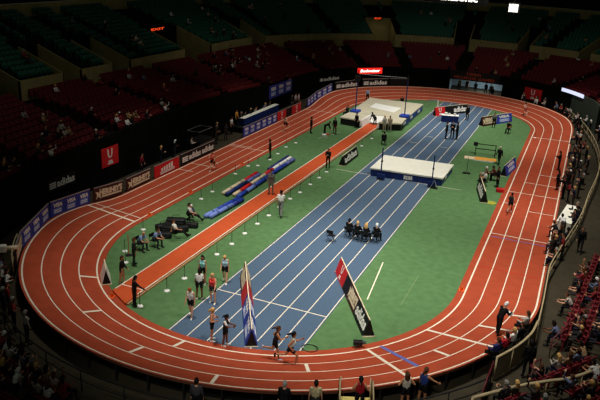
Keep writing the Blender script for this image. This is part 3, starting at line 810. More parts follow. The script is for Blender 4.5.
# ---------------------------------------------------------------- mats
def quad_box(mb, pts, z0, z1, mi=0): mb.prism(pts, z0, z1, mi)
hj = empty('high_jump_mat', (4.15,26.2,0), 0, 'cream and navy high jump landing mat across the blue lanes', 'landing mat')
off = lambda pts, c=(4.15,26.2): [(x-c[0], y-c[1]) for x,y in pts]
HP = [(1.15,23.95),(7.15,24.35),(7.2,28.65),(1.1,28.25)]
m = MB(); m.prism(off(HP), .02, .62); m.build('base_pad', M_NAVY, hj)
m = MB(); Q_ = [(1.08,23.88),(7.22,24.28),(7.27,28.72),(1.03,28.32)]; m.prism(off(Q_), .60, .72); m.build('top_cover', M_CREAM, hj)
m = MB()
for k in range(1,3):
    a = Vector((1.15,23.95)).lerp(Vector((7.15,24.35)), k/3); m.box((a.x-4.15-.02, a.y-26.2-.012, .02),(a.x-4.15+.02, a.y-26.2, .6))
m.build('seam', M_BLACK, hj)
e = empty('emblem_mount', (0,0,0)); bpy.data.objects.remove(e)
m = MB(); ang = math.atan2(.4,6.0); Mx = Matrix.Translation((4.0-4.15,24.13-26.2,.22)) @ Matrix.Rotation(ang,4,'Z')
for i, w_ in enumerate((.16,.13,.15,.14)): m.box((i*.19,-.03,0),(i*.19+w_,-.005,.24), 0, Mx)
m.box((-.03,-.03,-.07),(.75,-.005,-.02), 0, Mx); m.build('logo', M_LETTER, hj)
m = MB(); m.box((7.16-4.15,25.6-26.2,.25),(7.22-4.15,26.0-26.2,.5)); m.build('side_logo', M_LETTER, hj)
for x, y, lab in ((2.22,23.35,'left navy high jump upright standing at the mat front'),(6.5,23.55,'right navy high jump upright standing at the mat front')):
    e = empty('high_jump_upright', (x,y,0), 0, lab, 'jump upright', 'high jump uprights')
    MB().box((-.28,-.2,0),(.28,.22,.07),bev=.02).box((-.22,-.1,.07),(.22,.12,.16)).build('base', M_BLACK, e)
    MB().box((-.045,-.045,.1),(.045,.045,2.75)).build('pole', M_NAVY, e)
    MB().box((-.03,-.03,2.7),(.03,.03,2.85)).build('inner_slide', M_CHROME, e)
    MB().box((-.07,-.07,1.55),(.07,.07,1.68)).box((-.02,.05,1.6),(.1 if x < 4 else .02,.11,1.63)).build('crossbar_rest', M_BLACK, e)
    MB().box((-.32,-.06,.02),(.32,.1,.5)).build('base_cover', M_NAVY, e)
e = empty('measuring_stand', (6.75,23.3,0), 0, 'small folding A-shaped stand at the right end of the mat front', 'stand')
m = MB(); 
for s in (-1,1): m.tube([(s*.32,0,0),(0,0,.75)], .025)
m.build('front_frame', M_CHROME, e); MB().box((-.28,.05,0),(.28,.3,.12)).build('foot_weight', M_BLACK, e)

pv = empty('pole_vault_mat', (-4.2,46,0), 0, 'large cream pole vault landing mat with blue sides at the far end', 'landing mat')
c = (-4.2,46)
m = MB(); m.prism(off([(-7.4,43.0),(-1.0,43.3),(-1.2,52.4),(-7.9,52.2)], c), .02, .72, 0); 
m.prism(off([(-7.45,40.0),(-5.15,39.7),(-5.1,43.0),(-7.4,43.0)], c), .02, .70, 1); m.prism(off([(-3.0,39.95),(-.8,40.8),(-1.0,43.3),(-3.1,43.1)], c), .02, .70, 1)
m.build('base_pad', [M_RBLUE, M_BLACK], pv)
m = MB(); m.prism(off([(-7.47,42.95),(-.95,43.25),(-1.15,52.47),(-7.97,52.27)], c), .70, .82)
m.prism(off([(-7.52,39.94),(-5.1,39.64),(-5.05,42.95),(-7.47,42.95)], c), .69, .82); m.prism(off([(-3.05,39.9),(-.73,40.74),(-.95,43.25),(-3.12,43.1)], c), .69, .82)
m.build('top_cover', mat('pale grey cream cover',(190,182,158),.85,.06,2), pv)
m = MB(); m.prism(off([(-6.3,46.8),(-2.95,45.6),(-2.9,48.5),(-6.35,49.4)], c), .82, .835); m.build('top_patch', M_OFFW, pv)
def wedge(p):   # sloping collar pad by the planting box
    mb = MB(); mb.add([Vector(v)-Vector((c[0],c[1],0)) for v in p], [(3,2,1,0),(4,5,6,7),(0,1,5,4),(1,2,6,5),(2,3,7,6),(3,0,4,7)]); return mb
wedge([(-5.1,39.7,.15),(-4.75,39.7,.15),(-4.6,43,.15),(-5.1,43,.15),(-5.1,39.7,.82),(-5.0,39.7,.78),(-4.85,43,.8),(-5.1,43,.82)]).build('collar_pad', M_OFFW, pv)
wedge([(-3.35,40.0,.15),(-3.0,40.0,.15),(-3.05,43,.15),(-3.5,43,.15),(-3.12,40.0,.78),(-3.0,40.0,.82),(-3.05,43,.82),(-3.25,43,.8)]).build('collar_pad', M_OFFW, pv)
wedge([(-4.8,42.2,.15),(-3.3,42.2,.15),(-3.2,43.2,.15),(-4.9,43.2,.15),(-4.8,43.0,.75),(-3.3,43.0,.75),(-3.2,43.25,.82),(-4.9,43.25,.82)]).build('collar_pad', M_OFFW, pv)
MB().box((-4.6-c[0],41.5-c[1],.02),(-3.5-c[0],42.5-c[1],.10)).build('planting_box', M_DARK, pv)
m = MB()
for y in (42.2,45.5,49.2): 
    m.box((-1.0-c[0],y-c[1],.3),(-.9-c[0]-.02*(y-42),y+1.1-c[1],.55))
m.build('side_logo', M_LETTER, pv)
for x, y, lab in ((-6.9,43.4,'left tall dark pole vault upright'),(-1.35,44.2,'right tall dark pole vault upright')):
    e = empty('pole_vault_upright', (x,y,0), 0, lab+' rising through the far landing mat', 'vault upright', 'pole vault uprights')
    MB().box((-.05,-.05,0),(.05,.05,5.1)).build('mast', M_NAVY, e); MB().box((-.035,-.035,4.4),(.035,.035,5.55)).build('inner_mast', M_DARK, e)
    MB().box((-.5,-.55,.83),(.5,.55,1.05),bev=.06).build('base_cover', M_RBLUE, e)
    s = 1 if x < -4 else -1
    MB().box((-.09,-.09,4.9),(.09,.09,5.25)).tube([(0,-.05,5.15),(s*.3,-.1,5.15)], .02).build('crossbar_arm', M_BLACK, e)
    if x < -4: MB().box((-.35,-.15,4.35),(.3,.1,4.95),bev=.1).build('mast_box', M_DARK, e)
o = MB().tube([(-6.7,43.3,5.2),(-4.1,43.7,5.16),(-1.55,44.1,5.2)], .02, 8).build('vault_crossbar', M_CHROME); tag(o, 'thin pale vault crossbar resting between the two tall uprights', 'crossbar')

# ---------------------------------------------------------------- stanchions
def stanchion(x, y, z=0, white=True):
    e = empty('stanchion', (x,y,z))
    MB().lathe([(.165,0),(.165,.02),(.14,.05),(.05,.07),(.02,.09)], 16).build('base', M_OFFW if white else M_BLACK, e, True)
    MB().lathe([(.016,.06),(.016,.74),(.024,.75),(.024,.79),(.01,.81)], 8).build('post', M_BLACK, e, True)
    tag(e, None, 'stanchion', 'stanchions along the vault runway' if x > -4 else 'stanchions along the inner track edge'); return e
for x, y in ((-2.6,-3.5),(-2.33,-1.45),(-2.3,.25),(-2.15,2.0),(-2.3,3.9),(-2.26,5.7),(-2.33,7.6),(-2.35,9.5),(-2.36,11.3),(-2.4,13.2),(-2.45,15.2),(-2.37,16.9),(-2.4,19.1),(-2.42,21.1),(-2.45,22.9),(-2.5,32.6),(-2.5,35.9)):
    say(stanchion(x,y), 'slim black stanchion on white disc right of the runway')
for x, y in ((-6.4,.35),(-7.4,1.6),(-8.43,4.9),(-8.2,11.8),(-8.3,13.6),(-8.9,18.4),(-9.0,20.9),(-8.3,21.4),(-8.2,23.6),(-8.4,25.7),(-8.7,28.2),(-8.5,30.1)):
    say(stanchion(x,y), 'slim black stanchion on white disc along left inner track edge')
say(stanchion(12.7,46.1), 'lone stanchion on the far right green near the bend')
e = empty('marker_pole', (-6.85,1.25,0), 0, 'red marker pole on black base near the seated men', 'pole'); MB().lathe([(.02,.05),(.022,1.35),(.01,1.38)],10).build('post', M_RED, e); MB().lathe([(.2,0),(.2,.04),(.04,.07)],14).build('base', M_BLACK, e)
e = empty('marker_post', (.4,53.6,0), 0, 'white upright post on the green beside the far tent board', 'pole'); MB().box((-.06,-.06,.03),(.06,.06,1.3)).build('post', M_OFFW, e); MB().box((-.2,-.2,0),(.2,.2,.04)).build('base', M_OFFW, e)
e = empty('hurdle', (-.6,55.6,0), .5, 'grey hurdle on the green behind the vault mat', 'hurdle')
for s in (-1,1): MB().box((s*.55-.02,-.02,.03),(s*.55+.02,.02,.8)).build('upright', M_CHROME, e); MB().box((s*.55-.03,-.05,0),(s*.55+.03,.65,.04)).build('foot', M_CHROME, e)
MB().box((-.6,-.03,.72),(.6,.0,.92)).build('top_bar', M_CHROME, e)
for x, y, lab in ((-4.5,-3.35,'orange cone at the near end of the vault runway'),(12.15,6.4,'orange cone on the right inner track line'),(-9.55,7.2,'orange cone on the left inner line by the double marks'),(-9.6,12.6,'orange cone on the left inner line mid straight'),(-9.6,21.0,'orange cone on the far part of the left inner line')):
    e = empty('traffic_cone', (x,y,.02), 0, lab, 'cone'); MB().lathe([(.11,.02),(.03,.26),(.015,.27)],12).build('body', M_CONE, e, True); MB().box((-.15,-.15,0),(.15,.15,.025)).build('foot', M_CONE, e)

# ---------------------------------------------------------------- bags of vaulting poles lying on the green
def pole_bag(p0, p1, bands, label, r=.16, z=0):
    p0, p1 = Vector((*p0,z+r)), Vector((*p1,z+r)); e = empty('vaulting_pole_bag', (p0.x,p0.y,0), 0, label, 'pole bag', 'vaulting pole bags on the green')
    o = Vector((p0.x,p0.y,0)); t = 0; tot = sum(b[0] for b in bands)
    for w, m in bands:
        a = p0.lerp(p1, t/tot)-o; t += w; b = p0.lerp(p1, t/tot)-o
        mid = a.lerp(b,.5)+Vector((0,0,.01))
        MB().tube([a,mid,b], r, 12).build('sleeve', m, e, True)
    for f in (.2,.5,.8):
        a = p0.lerp(p1, f)-o; d = (p1-p0).normalized()*.04; MB().tube([a-d,a+d], r+.012, 12).build('strap', M_BLACK, e)
    return e
pole_bag((-7.2,13.3),(-7.25,19.1), [(3,M_LCREAM),(2,M_RED)], 'cream and red pole bag nearest the track')
pole_bag((-6.85,13.2),(-6.9,18.9), [(3,M_NAVY),(2,M_LBLUE)], 'dark blue pole bag beside the cream and red one')
pole_bag((-6.3,13.4),(-6.45,19.0), [(1,M_LCREAM),(2,M_RED),(3,M_LCREAM)], 'cream pole bag with red middle, near half of the long row')
pole_bag((-6.5,19.1),(-6.65,24.7), [(2,M_RED),(3,M_OFFW),(2,M_OFFW)], 'white pole bag with red end, far half of the long row')
pole_bag((-6.83,20.5),(-6.98,24.9), [(1,M_NAVY)], 'short navy pole bag behind the white one')
pole_bag((-5.85,13.2),(-6.0,18.9), [(1,M_RBLUE),(1,M_LTBL),(2,M_RBLUE)], 'bright blue pole bag with pale band beside the grey figure')
pole_bag((-6.1,19.0),(-6.2,24.4), [(2,M_RBLUE),(1,M_LBLUE)], 'blue pole bag at the far end of the rows')
pole_bag((-5.95,8.6),(-5.65,13.0), [(1,M_LTBL),(2,M_RBLUE)], 'pale and royal blue pole bag next to the sitting people')
pole_bag((-5.62,8.7),(-5.3,12.9), [(2,M_LTBL),(1,M_VISA)], 'pale blue pole bag closest to the runway')
# black kit bags by the seated photographers
def kit_bag(x, y, r, s, label):
    e = empty('kit_bag', (x,y,0), r, label, 'bag', 'black kit bags on the green')
    MB().box((-.42*s,-.2*s,0),(.42*s,.2*s,.34*s),bev=.07).build('body', M_BLACK, e, True)
    MB().tube([(-.22*s,0,.33*s),(-.12*s,0,.5*s),(.12*s,0,.5*s),(.22*s,0,.33*s)], .018, 6).build('handle', M_DARK, e)
    MB().box((-.3*s,-.22*s,.06*s),(.3*s,-.19*s,.22*s),bev=.02).build('pocket', M_DARK, e)
for x,y,r,s,l in ((-7.0,6.6,.4,1.5,'large black kit bag behind the reclining photographer'),(-7.35,5.6,1.1,1.2,'black kit bag nearest the left track edge'),(-6.7,5.4,.2,1.3,'black kit bag between two groups of sitting people'),(-6.15,5.9,.8,1.1,'black kit bag beside the person in white on the ground'),(-6.5,4.5,.5,1.1,'black kit bag just right of the men in blue shirts'),(-5.9,6.8,.3,1.0,'small black kit bag close to the blue pole bags')): kit_bag(x,y,r,s,l)
# odds and ends
e = empty('landing_board', (8.75,34.2,0), .12, 'low orange and cream board lying on the right green', 'board')
MB().box((-1.45,-.45,0),(-.5,.45,.1),bev=.02).build('cream_section', M_LCREAM, e); MB().box((-.5,-.5,0),(1.5,.5,.12),bev=.02).build('orange_section', M_ORANGE, e); MB().box((-.5,-.53,0),(1.5,-.5,.1)).build('front_edge', M_OFFW, e)
e = empty('equipment_rack', (8.9,36.0,0), .1, 'black metal rack with two crossbars behind the orange board', 'rack')
for x in (-.9,.95): MB().box((x-.04,-.04,0),(x+.04,.04,1.1)).build('upright', M_BLACK, e); MB().box((x-.06,-.4,0),(x+.06,.4,.06)).build('foot', M_BLACK, e)
for z in (.55,1.02): MB().box((-.95,-.03,z),(1.0,.03,z+.07)).build('crossbar', M_BLACK, e)
MB().box((-1.15,-.15,.85),(-.75,.15,1.2),bev=.05).build('weight', M_BLACK, e)
e = empty('microphone_stand', (8.4,29.0,0), .2, 'thin black stand with twin round base on the right green', 'stand')
MB().lathe([(.02,.05),(.018,1.5),(.01,1.52)],8).build('pole', M_DARK, e)
for s in (-1,1): MB().lathe([(.17,0),(.17,.1),(.1,.14)],14,c=(s*.17,0,0)).build('base_weight', M_BLACK, e)
o = MB()
for k in range(3): o.tube([(.42*(1-.08*k)*math.cos(t*PI/14),.34*(1-.08*k)*math.sin(t*PI/14),.008+.008*k) for t in range(28)], .007, 6, closed=True)
o = o.build('cable_coil', M_BLACK); o.location = (6.75,-3.1,.01); tag(o, 'coil of black cable on the near green corner', 'cable')
e = empty('trackside_camera', (8.75,-1.95,0), .4, 'low black camera rig on the green near the tent board end', 'camera'); e.scale = (.75,)*3
MB().box((-.3,-.18,.22),(.3,.16,.5),bev=.05).build('body', M_BLACK, e); MB().tube([(.28,0,.38),(.5,0,.38)], .09, 10).build('lens', M_DARK, e)
for a in (0,2.1,4.2): MB().tube([(0,0,.25),(.38*math.cos(a),.38*math.sin(a),.0)], .02).build('leg', M_DARK, e)
e = MB(); e.lathe([(.42,0),(.42,.03),(.3,.035)],18); o = e.build('yellow_mat', mat('olive yellow mat',(150,150,50),.8)); o.location = (11.5,22.3,0); tag(o, 'round olive yellow mat on the green by the right track edge', 'mat')
e = empty('tool_box', (11.75,25.4,0), .3, 'small red box on the green near the right inner edge', 'box'); MB().box((-.3,-.2,0),(.3,.2,.3),bev=.02).build('body', M_RED, e); MB().tube([(-.15,0,.3),(-.15,0,.38),(.15,0,.38),(.15,0,.3)],.015).build('handle', M_BLACK, e)
e = empty('equipment_box', (-6.85,33.9,0), .2, 'small white box with red lid by the bending official', 'box'); MB().box((-.35,-.22,0),(.35,.22,.28),bev=.02).build('body', M_OFFW, e); MB().box((.1,-.23,.28),(.36,.23,.33)).build('lid', M_RED, e)
# ---------------------------------------------------------------- tables
def cloth_table(x, y, rz, L, D, H, top, skirt, label, group=None):
    e = empty('table', (x,y,0), rz, label, 'table', group)
    MB().box((-L/2,-D/2,H-.04),(L/2,D/2,H),bev=.01).build('tabletop', top, e)
    MB().box((-L/2+.02,-D/2+.01,.02),(L/2-.02,-D/2+.03,H-.04)).box((-L/2+.02,D/2-.03,.02),(L/2-.02,D/2-.01,H-.04)).box((-L/2+.01,-D/2+.02,.02),(-L/2+.03,D/2-.02,H-.04)).box((L/2-.03,-D/2+.02,.02),(L/2-.01,D/2-.02,H-.04)).build('skirt', skirt, e)
    return e
cloth_table(2.98,48.35,.25,1.95,.8,.8, M_OFFW, M_NAVY, 'navy skirted table with white top among the far blue lanes')
for i,(x,y,s) in enumerate(((2.5,48.3,.3),(2.9,48.4,.22),(3.5,48.5,.26))):
    o = MB().box((-s/2,-s/2,0),(s/2,s/2,s*.8),bev=.01).box((-s/2+.02,-s/2+.02,s*.8),(s/2-.02,s/2-.02,s*.83)).build('white_box', M_OFFW); o.location = (x,y,.80); o.rotation_euler = (0,0,.3); tag(o, None, 'box', 'white boxes on the far navy table'); say(o, 'white box on top of the far navy skirted table')
pf = MB().box((-16.1,30.5,0),(-14.7,40.4,.55)).build('platform', M_BLACK); tag(pf, 'low black platform under the long blue table', 'platform')
for i in range(4):
    t = cloth_table(-15.2,32.4+2.12*i,PI/2,2.1,.6,.78, M_CREAM, M_NAVY, ''); t.location.z = .55; say(t, 'blue skirted table with pale top below the left drape'); t['group'] = 'blue tables on the platform'
def papers(pts, z, where, group):
    for i,(x,y) in enumerate(pts):
        b = MB(); n = 1
        b.box((-.11,-.15,0),(.11,.15,.006)).box((-.105,-.14,.006),(.112,.148,.012)); o = b.build('paper_sheet', M_OFFW); o.location = (x,y,z); o.rotation_euler = (0,0,RNG.uniform(-.5,.5)); tag(o, None, 'paper', group); say(o, 'loose stack of white paper sheets on '+where)
t = cloth_table(17.15,20.7,PI/2-.13,4.1,1.0,.76, M_CREAM, M_CREAM, 'long white press table beside the right straight')
for i,(x,y) in enumerate(((17.2,21.8),(17.35,20.9),(17.25,20.0))):
    e = empty('laptop_computer', (x,y,.76), -1.3); MB().box((-.17,-.12,0),(.17,.12,.02)).build('keyboard', M_DARK, e); MB().box((-.17,.11,.0),(.17,.13,.23)).build('screen', M_BLACK, e); tag(e, None, 'laptop', 'laptops on the white table'); say(e, 'dark open laptop on the long white press table')
# folding chairs
def folding_chair(x, y, r):
    e = empty('folding_chair', (x,y,0), r); e['category'] = 'chair'
    MB().box((-.22,-.2,.43),(.22,.2,.46),bev=.012).build('seat', M_BLACK, e); MB().box((-.22,-.25,.62),(.22,-.22,.86),bev=.012).build('backrest', M_BLACK, e)
    for s in (-1,1):
        MB().tube([(s*.23,-.24,.86),(s*.23,-.2,.43),(s*.23,.22,.0)], .014, 6).build('leg', M_DARK, e); MB().tube([(s*.21,.12,.43),(s*.21,-.26,.0)], .014, 6).build('leg', M_DARK, e)
    return e
# ---------------------------------------------------------------- rails and barriers
def railing(name, pts, h, m, label, panel=None, post=1.5, mid=True, r=.035):
    """top rail along floor points, with posts, a mid rail and optionally a solid panel"""
    P = [Vector(p) for p in pts]; e = empty(name, P[0]); o = P[0]; P = [p-o for p in P]; tag(e, label, 'railing')
    up = Vector((0,0,h)); MB().tube([p+up for p in P], r, 8).build('top_rail', m, e, True)
    if mid and not panel: MB().tube([p+up*.5 for p in P], r*.7, 6).build('mid_rail', m, e, True)
    if panel:
        vs = []; fs = []
        for p in P: vs += [tuple(p+Vector((0,0,.06))), tuple(p+up*.97)]
        n = len(P); nv = []
        for i,p in enumerate(P):
            t = (P[min(i+1,n-1)]-P[max(i-1,0)]).normalized(); w = t.cross(Vector((0,0,1)))*.03; nv += [tuple(p+w+Vector((0,0,.06))), tuple(p+w+up*.97)]
        k = len(vs); vs += nv
        for i in range(n-1): fs += [(2*i,2*i+2,2*i+3,2*i+1),(k+2*i+1,k+2*i+3,k+2*i+2,k+2*i),(2*i+1,2*i+3,k+2*i+3,k+2*i+1)]
        meshobj('panel', vs, fs, panel, e)
    acc = 0; last = None
    for i in range(len(P)):
        if i: acc += (P[i]-P[i-1]).length
        if last is None or acc-last >= post or i == len(P)-1:
            last = acc; MB().tube([P[i], P[i]+up], r*.8, 6).build('post', m, e, True)
    return e
def smooth_path(pts, n=4):
    out = []
    for i in range(len(pts)-1):
        p0 = Vector(pts[max(i-1,0)]); p1 = Vector(pts[i]); p2 = Vector(pts[i+1]); p3 = Vector(pts[min(i+2,len(pts)-1)])
        for k in range(n):
            t = k/n; out.append(.5*((2*p1)+(p2-p0)*t+(2*p0-5*p1+4*p2-p3)*t*t+(3*p1-p0-3*p2+p3)*t**3))
    return out+[Vector(pts[-1])]
railing('barrier_railing', smooth_path([(16.45,2.6,0),(16.5,5,0),(16.5,8,0),(16.55,10.2,0),(17.15,14.5,0),(17.9,19.8,0),(18.35,25.4,0),(18.9,31,0),(19.1,36,0),(18.8,42,0),(18.0,48,0),(16.9,53.6,0),(15.3,58.8,0)]), 1.1, M_BEIGE, 'long beige barrier rail curving along the right walkway')
railing('solid_barrier', smooth_path([(16.42,2.5,0),(16.25,1.2,0),(15.75,-.3,0),(15.05,-1.7,0)],5), 1.2, M_BEIGE, 'solid brownish barrier round the near right bend behind seated officials', panel=mat('barrier panel',(112,100,76),.7,.25,1.5), r=.06)
railing('gate_railing', [(14.95,-1.9,0),(14.9,-3.0,0),(14.85,-4.3,0)], 1.1, M_MAROON, 'maroon gate rail at the near right of the track', panel=M_MAROON)
railing('aisle_railing', [(17.2,1.5,0),(18.0,4.0,0),(18.95,6.6,0)], .95, M_MAROON, 'straight maroon rail between red seats at lower right')
railing('corner_railing', [(16.85,-.55,0),(16.45,-1.35,0),(17.05,-2.1,0)], 1.0, M_MAROON, 'bent maroon rail beside the standing man in the near right corner')
railing('front_railing', smooth_path([(14.55,-4.85,0),(15.9,-3.4,0),(17.2,-2.25,0),(18.25,-1.4,0),(19.55,.35,0),(20.5,2.0,0)]), 1.0, M_BEIGE, 'beige front rail of the near right stand at bottom right', r=.075)
railing('stand_railing', [ring(.80+.0055*i, 5.25, 0) for i in range(29)], 1.0, M_DARK, 'dark curved rail below the near left bend', post=2.2)
tr = railing('track_railing', [tp(.7975+.0012*i, 4.25, 0) for i in range(14)], 1.0, M_BEIGE, 'pale curved rail hugging the near left bend', mid=True)
# steps up to the track with handrails
e = empty('access_steps', (10.14,-6.59,0), faceto(inward(.906)), 'pale wooden access steps with four handrail posts at the near bend', 'steps')
for k in range(4): MB().box((-.62,-.28-.3*k,.0),(.62,.02-.3*k,.72-.2*k),bev=.01).build('step', M_YEL, e)
for s in (-1,1):
    MB().tube([(s*.66,.0,.0),(s*.66,.0,1.55),(s*.66,-.2,1.6),(s*.66,-1.05,1.0),(s*.66,-1.1,0)], .035, 8).build('handrail', M_BEIGE, e, True)
    MB().tube([(s*.66,.05,.1),(s*.6,.25,1.5)], .03, 8).build('handrail_brace', M_BEIGE, e, True)

# ---------------------------------------------------------------- people on the floor
BK = (20,20,22); NV = (26,32,58); WH_ = (226,222,214); GY = (128,126,122); LG = (178,174,166)
SUIT = outfit(BK,BK,BK,BK,skin='fair',hair='brown')
def suit(hair='brown', skin='fair', c=BK): return outfit(c,c,c,c,skin=skin,hair=hair)
def P(pose, of, x, y, rz, label, hair='short', fem=False, s=1.0, z=0, cat='person', group=None):
    return figure(pose, of, (x,y,z), rad(rz), label, hair, fem, s, cat, group)
ath = 'athlete'
P('walk_down', outfit((170,206,214),None,hips=BK,shoe=WH_,hair='blonde'), -.06,.9,196, 'blonde athlete in pale blue crop top walking by the blue lanes edge', 'tail', True, 1.0, cat=ath)
P('stand', outfit((130,190,186),None,hips=BK,shoe=WH_,skin='tan',hair='black'), -1.05,.15,190, 'dark-haired athlete in teal top and black shorts beside the runway', 'long', True, 1.0, cat=ath)
P('stand', outfit(WH_,None,sleeve=WH_,hips=BK,shoe=WH_,skin='brown',hair='black'), -.32,-1.4,20, 'athlete in white shirt and black shorts seen from behind', 'short', True, 1.0, cat=ath)
P('stand_shift', outfit((214,64,56),None,hips=(60,60,64),shoe=WH_,hair='blonde'), .52,-1.45,186, 'blonde athlete in red top standing on the first blue lane', 'short', True, 1.0, cat=ath)
P('walk_down', outfit((206,206,200),None,hips=BK,shoe=WH_,hair='red'), .28,-3.2,188, 'red-haired athlete in pale grey top walking on the lane line', 'short', True, 1.0, cat=ath)
P('stand_hips', outfit((206,150,128),None,hips=BK,shoe=WH_,skin='tan',hair='blonde'), 2.32,-4.6,-62, 'blonde athlete in peach top with hands on hips near the tent board', 'tail', True, 1.0, cat=ath)
P('clap', outfit((30,30,34),None,sleeve=WH_,hips=BK,shoe=WH_,skin='brown',hair='black'), 3.1,-4.7,-80, 'dark-haired athlete in black and white top holding hands forward', 'tail', True, .95, cat=ath)
P('run_low', outfit((46,38,44),None,hips=BK,shoe=(180,186,200),skin='tan',hair='brown'), 5.7,-4.78,-68, 'runner in dark top with brown ponytail, just behind another runner', 'tailout', True, 1.0, .1, ath)
P('run', outfit((196,216,208),None,hips=BK,shoe=BK,skin='tan',hair='black'), 6.55,-4.95,-64, 'runner in pale top and black shorts leading on the near bend', 'tailout', True, 1.02, .18, ath)
P('stand_shift', outfit(BK,(178,152,116),BK,BK,hair='brown'), -4.84,-2.0,-70, 'man in black sweater and khaki trousers beside the runway start', s=1.0)
P('stand_reach', outfit(BK,BK,BK,BK,hair='black',skin='tan'), -2.85,-3.6,-35, 'man dressed all in black reaching for a stanchion by the runway', s=.98)
P('stand', outfit((34,40,40),(30,44,40),(34,40,40),(34,40,40),skin='tan'), -5.75,.3,-60, 'man in dark jacket standing beside the two seated men')
for x,y,hr,l in ((-6.75,2.2,'bald','bald man in light blue shirt leaning forward on a chair'),(-6.25,3.05,'short','dark-haired man in light blue shirt leaning forward on a chair')):
    P('sit_lean', outfit((132,158,206),(44,48,56),(132,158,206),None,hair='brown'), x,y,-95,l,hr)
    c_ = folding_chair(x,y,rad(-95)); tag(c_, 'black folding chair under the %s man in light blue shirt' % ('bald' if hr == 'bald' else 'dark-haired'))
P('ground', outfit((190,190,188),BK,(190,190,188),None,hair='black'), -6.45,7.7,-75, 'photographer in grey shirt reclining on the green beside kit bags')
P('crouch', outfit((60,70,84),BK,(60,70,84),(60,70,84),hair='white'), -6.85,7.9,-110, 'white-capped photographer crouching behind the reclining one')
P('ground', outfit(WH_,BK,WH_,None,hair='brown'), -5.75,4.75,-60, 'person in white shirt sitting on the green next to the runway')
P('stand', outfit((120,116,112),(130,126,118),(120,116,112),(120,116,112),hair='brown'), -3.99,15.0,190, 'person in grey tracksuit standing on the vault runway', s=1.1, z=rh)
P('walk', outfit(WH_,(120,118,116),WH_,None,hair='black',skin='tan'), -1.6,11.6,10, 'man in white T-shirt and grey trousers walking away right of the runway', s=1.1)
P('stand_fold', outfit(BK,BK,BK,BK,hair='brown'), -2.82,24.1,185, 'man in black suit with folded arms by the short tent board')
P('stand', outfit(BK,BK,BK,BK,hair='black',skin='dark'), -8.43,24.1,120, 'person all in black standing by the left inner track edge')
P('run_low', outfit((214,92,72),None,hips=BK,shoe=WH_,hair='brown'), -10.9,18.1,180, 'runner in coral red top and black shorts on the left straight', 'tail', True, cat=ath)
P('run', outfit((150,130,130),None,hips=BK,shoe=WH_,hair='brown'), -11.3,33.8,180, 'distant runner in greyish top on the left straight', 'short', True, cat=ath)
P('run_low', outfit((170,130,120),None,hips=(150,60,50),shoe=WH_,hair='brown'), 10.6,56.0,36, 'distant runner in pinkish top on the far right bend', 'tail', True, cat=ath, z=.15)
P('run', outfit((26,28,40),None,hips=BK,shoe=WH_,skin='tan',hair='black'), 13.05,20.8,0, 'lone runner in dark vest on the right straight', 'short', False, .95, cat=ath)
P('lean_read', suit('white'), 14.75,1.0,-40, 'white-haired man in black suit leaning over the seated officials', 'short', False, 1.0, .80)
o = MB().box((-.15,-.11,0),(.15,.11,.012)).box((-.14,-.1,.012),(.15,.11,.02)).build('paper_sheet', M_OFFW); o.location = (15.13,1.42,1.83); o.rotation_euler = (.5,0,-.7); tag(o, 'white papers held by the leaning white-haired man', 'paper')
P('stand_fold', suit('black','tan'), 15.72,34.6,80, 'man in black standing on the outer lane of the right straight', s=1.03)
# four officials on chairs and one empty chair
for i,(x,y,hr,hc) in enumerate(((3.95,10.35,'short','black'),(4.58,10.2,'short','blonde'),(5.18,10.15,'long','blonde'),(5.8,10.45,'short','white'))):
    d = ['dark-haired official','short-haired blonde official','long-haired blonde official','white-haired official'][i]
    P('sit', suit(hc), x,y,-8, d+' in black seated on the blue lanes, back turned', hr, hr == 'long')
    tag(folding_chair(x,y,rad(-8)), 'black folding chair under the %s on the blue lanes' % d)
tag(folding_chair(3.15,9.2,rad(-8)), 'empty black folding chair left of four seated officials')
# around the vault mat and the far green
P('stand', suit('black'), -8.72,34.5,-60, 'person in black standing between the left track edge and bending official')
P('bend', suit('brown'), -7.25,34.7,-80, 'official in black bending over a small white box')
P('stand', outfit(BK,(96,30,30),BK,BK,hair='brown'), -6.45,35.5,170, 'official in black jacket and dark red trousers beside the bending official')
P('sit', suit('brown'), -7.6,42.6,150, 'official in black sitting on the left front corner of vault mat', z=.28)
P('stand', suit('black'), -5.35,39.3,160, 'official in black standing at the left front edge of the vault mat', s=.95)
P('bend', suit('black'), -3.85,41.2,60, 'official in black bending over the vault planting box')
P('stand', outfit(LG,(190,180,160),LG,LG,hair='blonde'), -2.25,39.4,160, 'person in pale sweatsuit at the front of the vault mat', s=1.0)
P('stand_shift', outfit((196,176,150),(170,160,146),(196,176,150),None,hair='brown'), -1.75,39.7,200, 'person in beige shirt and pale trousers at the vault mat front', s=1.0)
P('sit', suit('black'), -.75,34.2,20, 'person in black seated on a chair right of the runway end'); tag(folding_chair(-.75,34.2,rad(20)), 'black folding chair under the lone person right of runway end')
P('crouch', suit('brown'), -4.3,54.3,190, 'person in black crouching behind the vault mat')
P('stand', outfit((150,166,206),BK,(150,166,206),None,hair='brown'), -8.6,53.2,180, 'person in light blue shirt behind the left of the vault mat')
P('stand', outfit((190,170,150),BK,(190,170,150),None,hair='brown'), -12.4,58.9,200, 'person in pale top standing under the lit red sign')
for x,y,r,l in ((4.25,40.1,-70,'man in black suit, left of three on the blue lanes'),(4.78,40.7,180,'man in black suit, middle of three on the blue lanes'),(5.3,40.5,80,'man in black suit, right of three on the blue lanes')):
    P('stand_fold' if r == 180 else 'stand', suit('brown'), x,y,r,l, s=1.05)
P('stand', suit('black'), 4.64,50.3,150, 'official in black standing at the right end of far tent board', s=1.05)
P('stand', outfit(GY,BK,GY,GY,hair='brown'), 8.0,48.2,170, 'person in grey top standing against the brown and blue tent board')
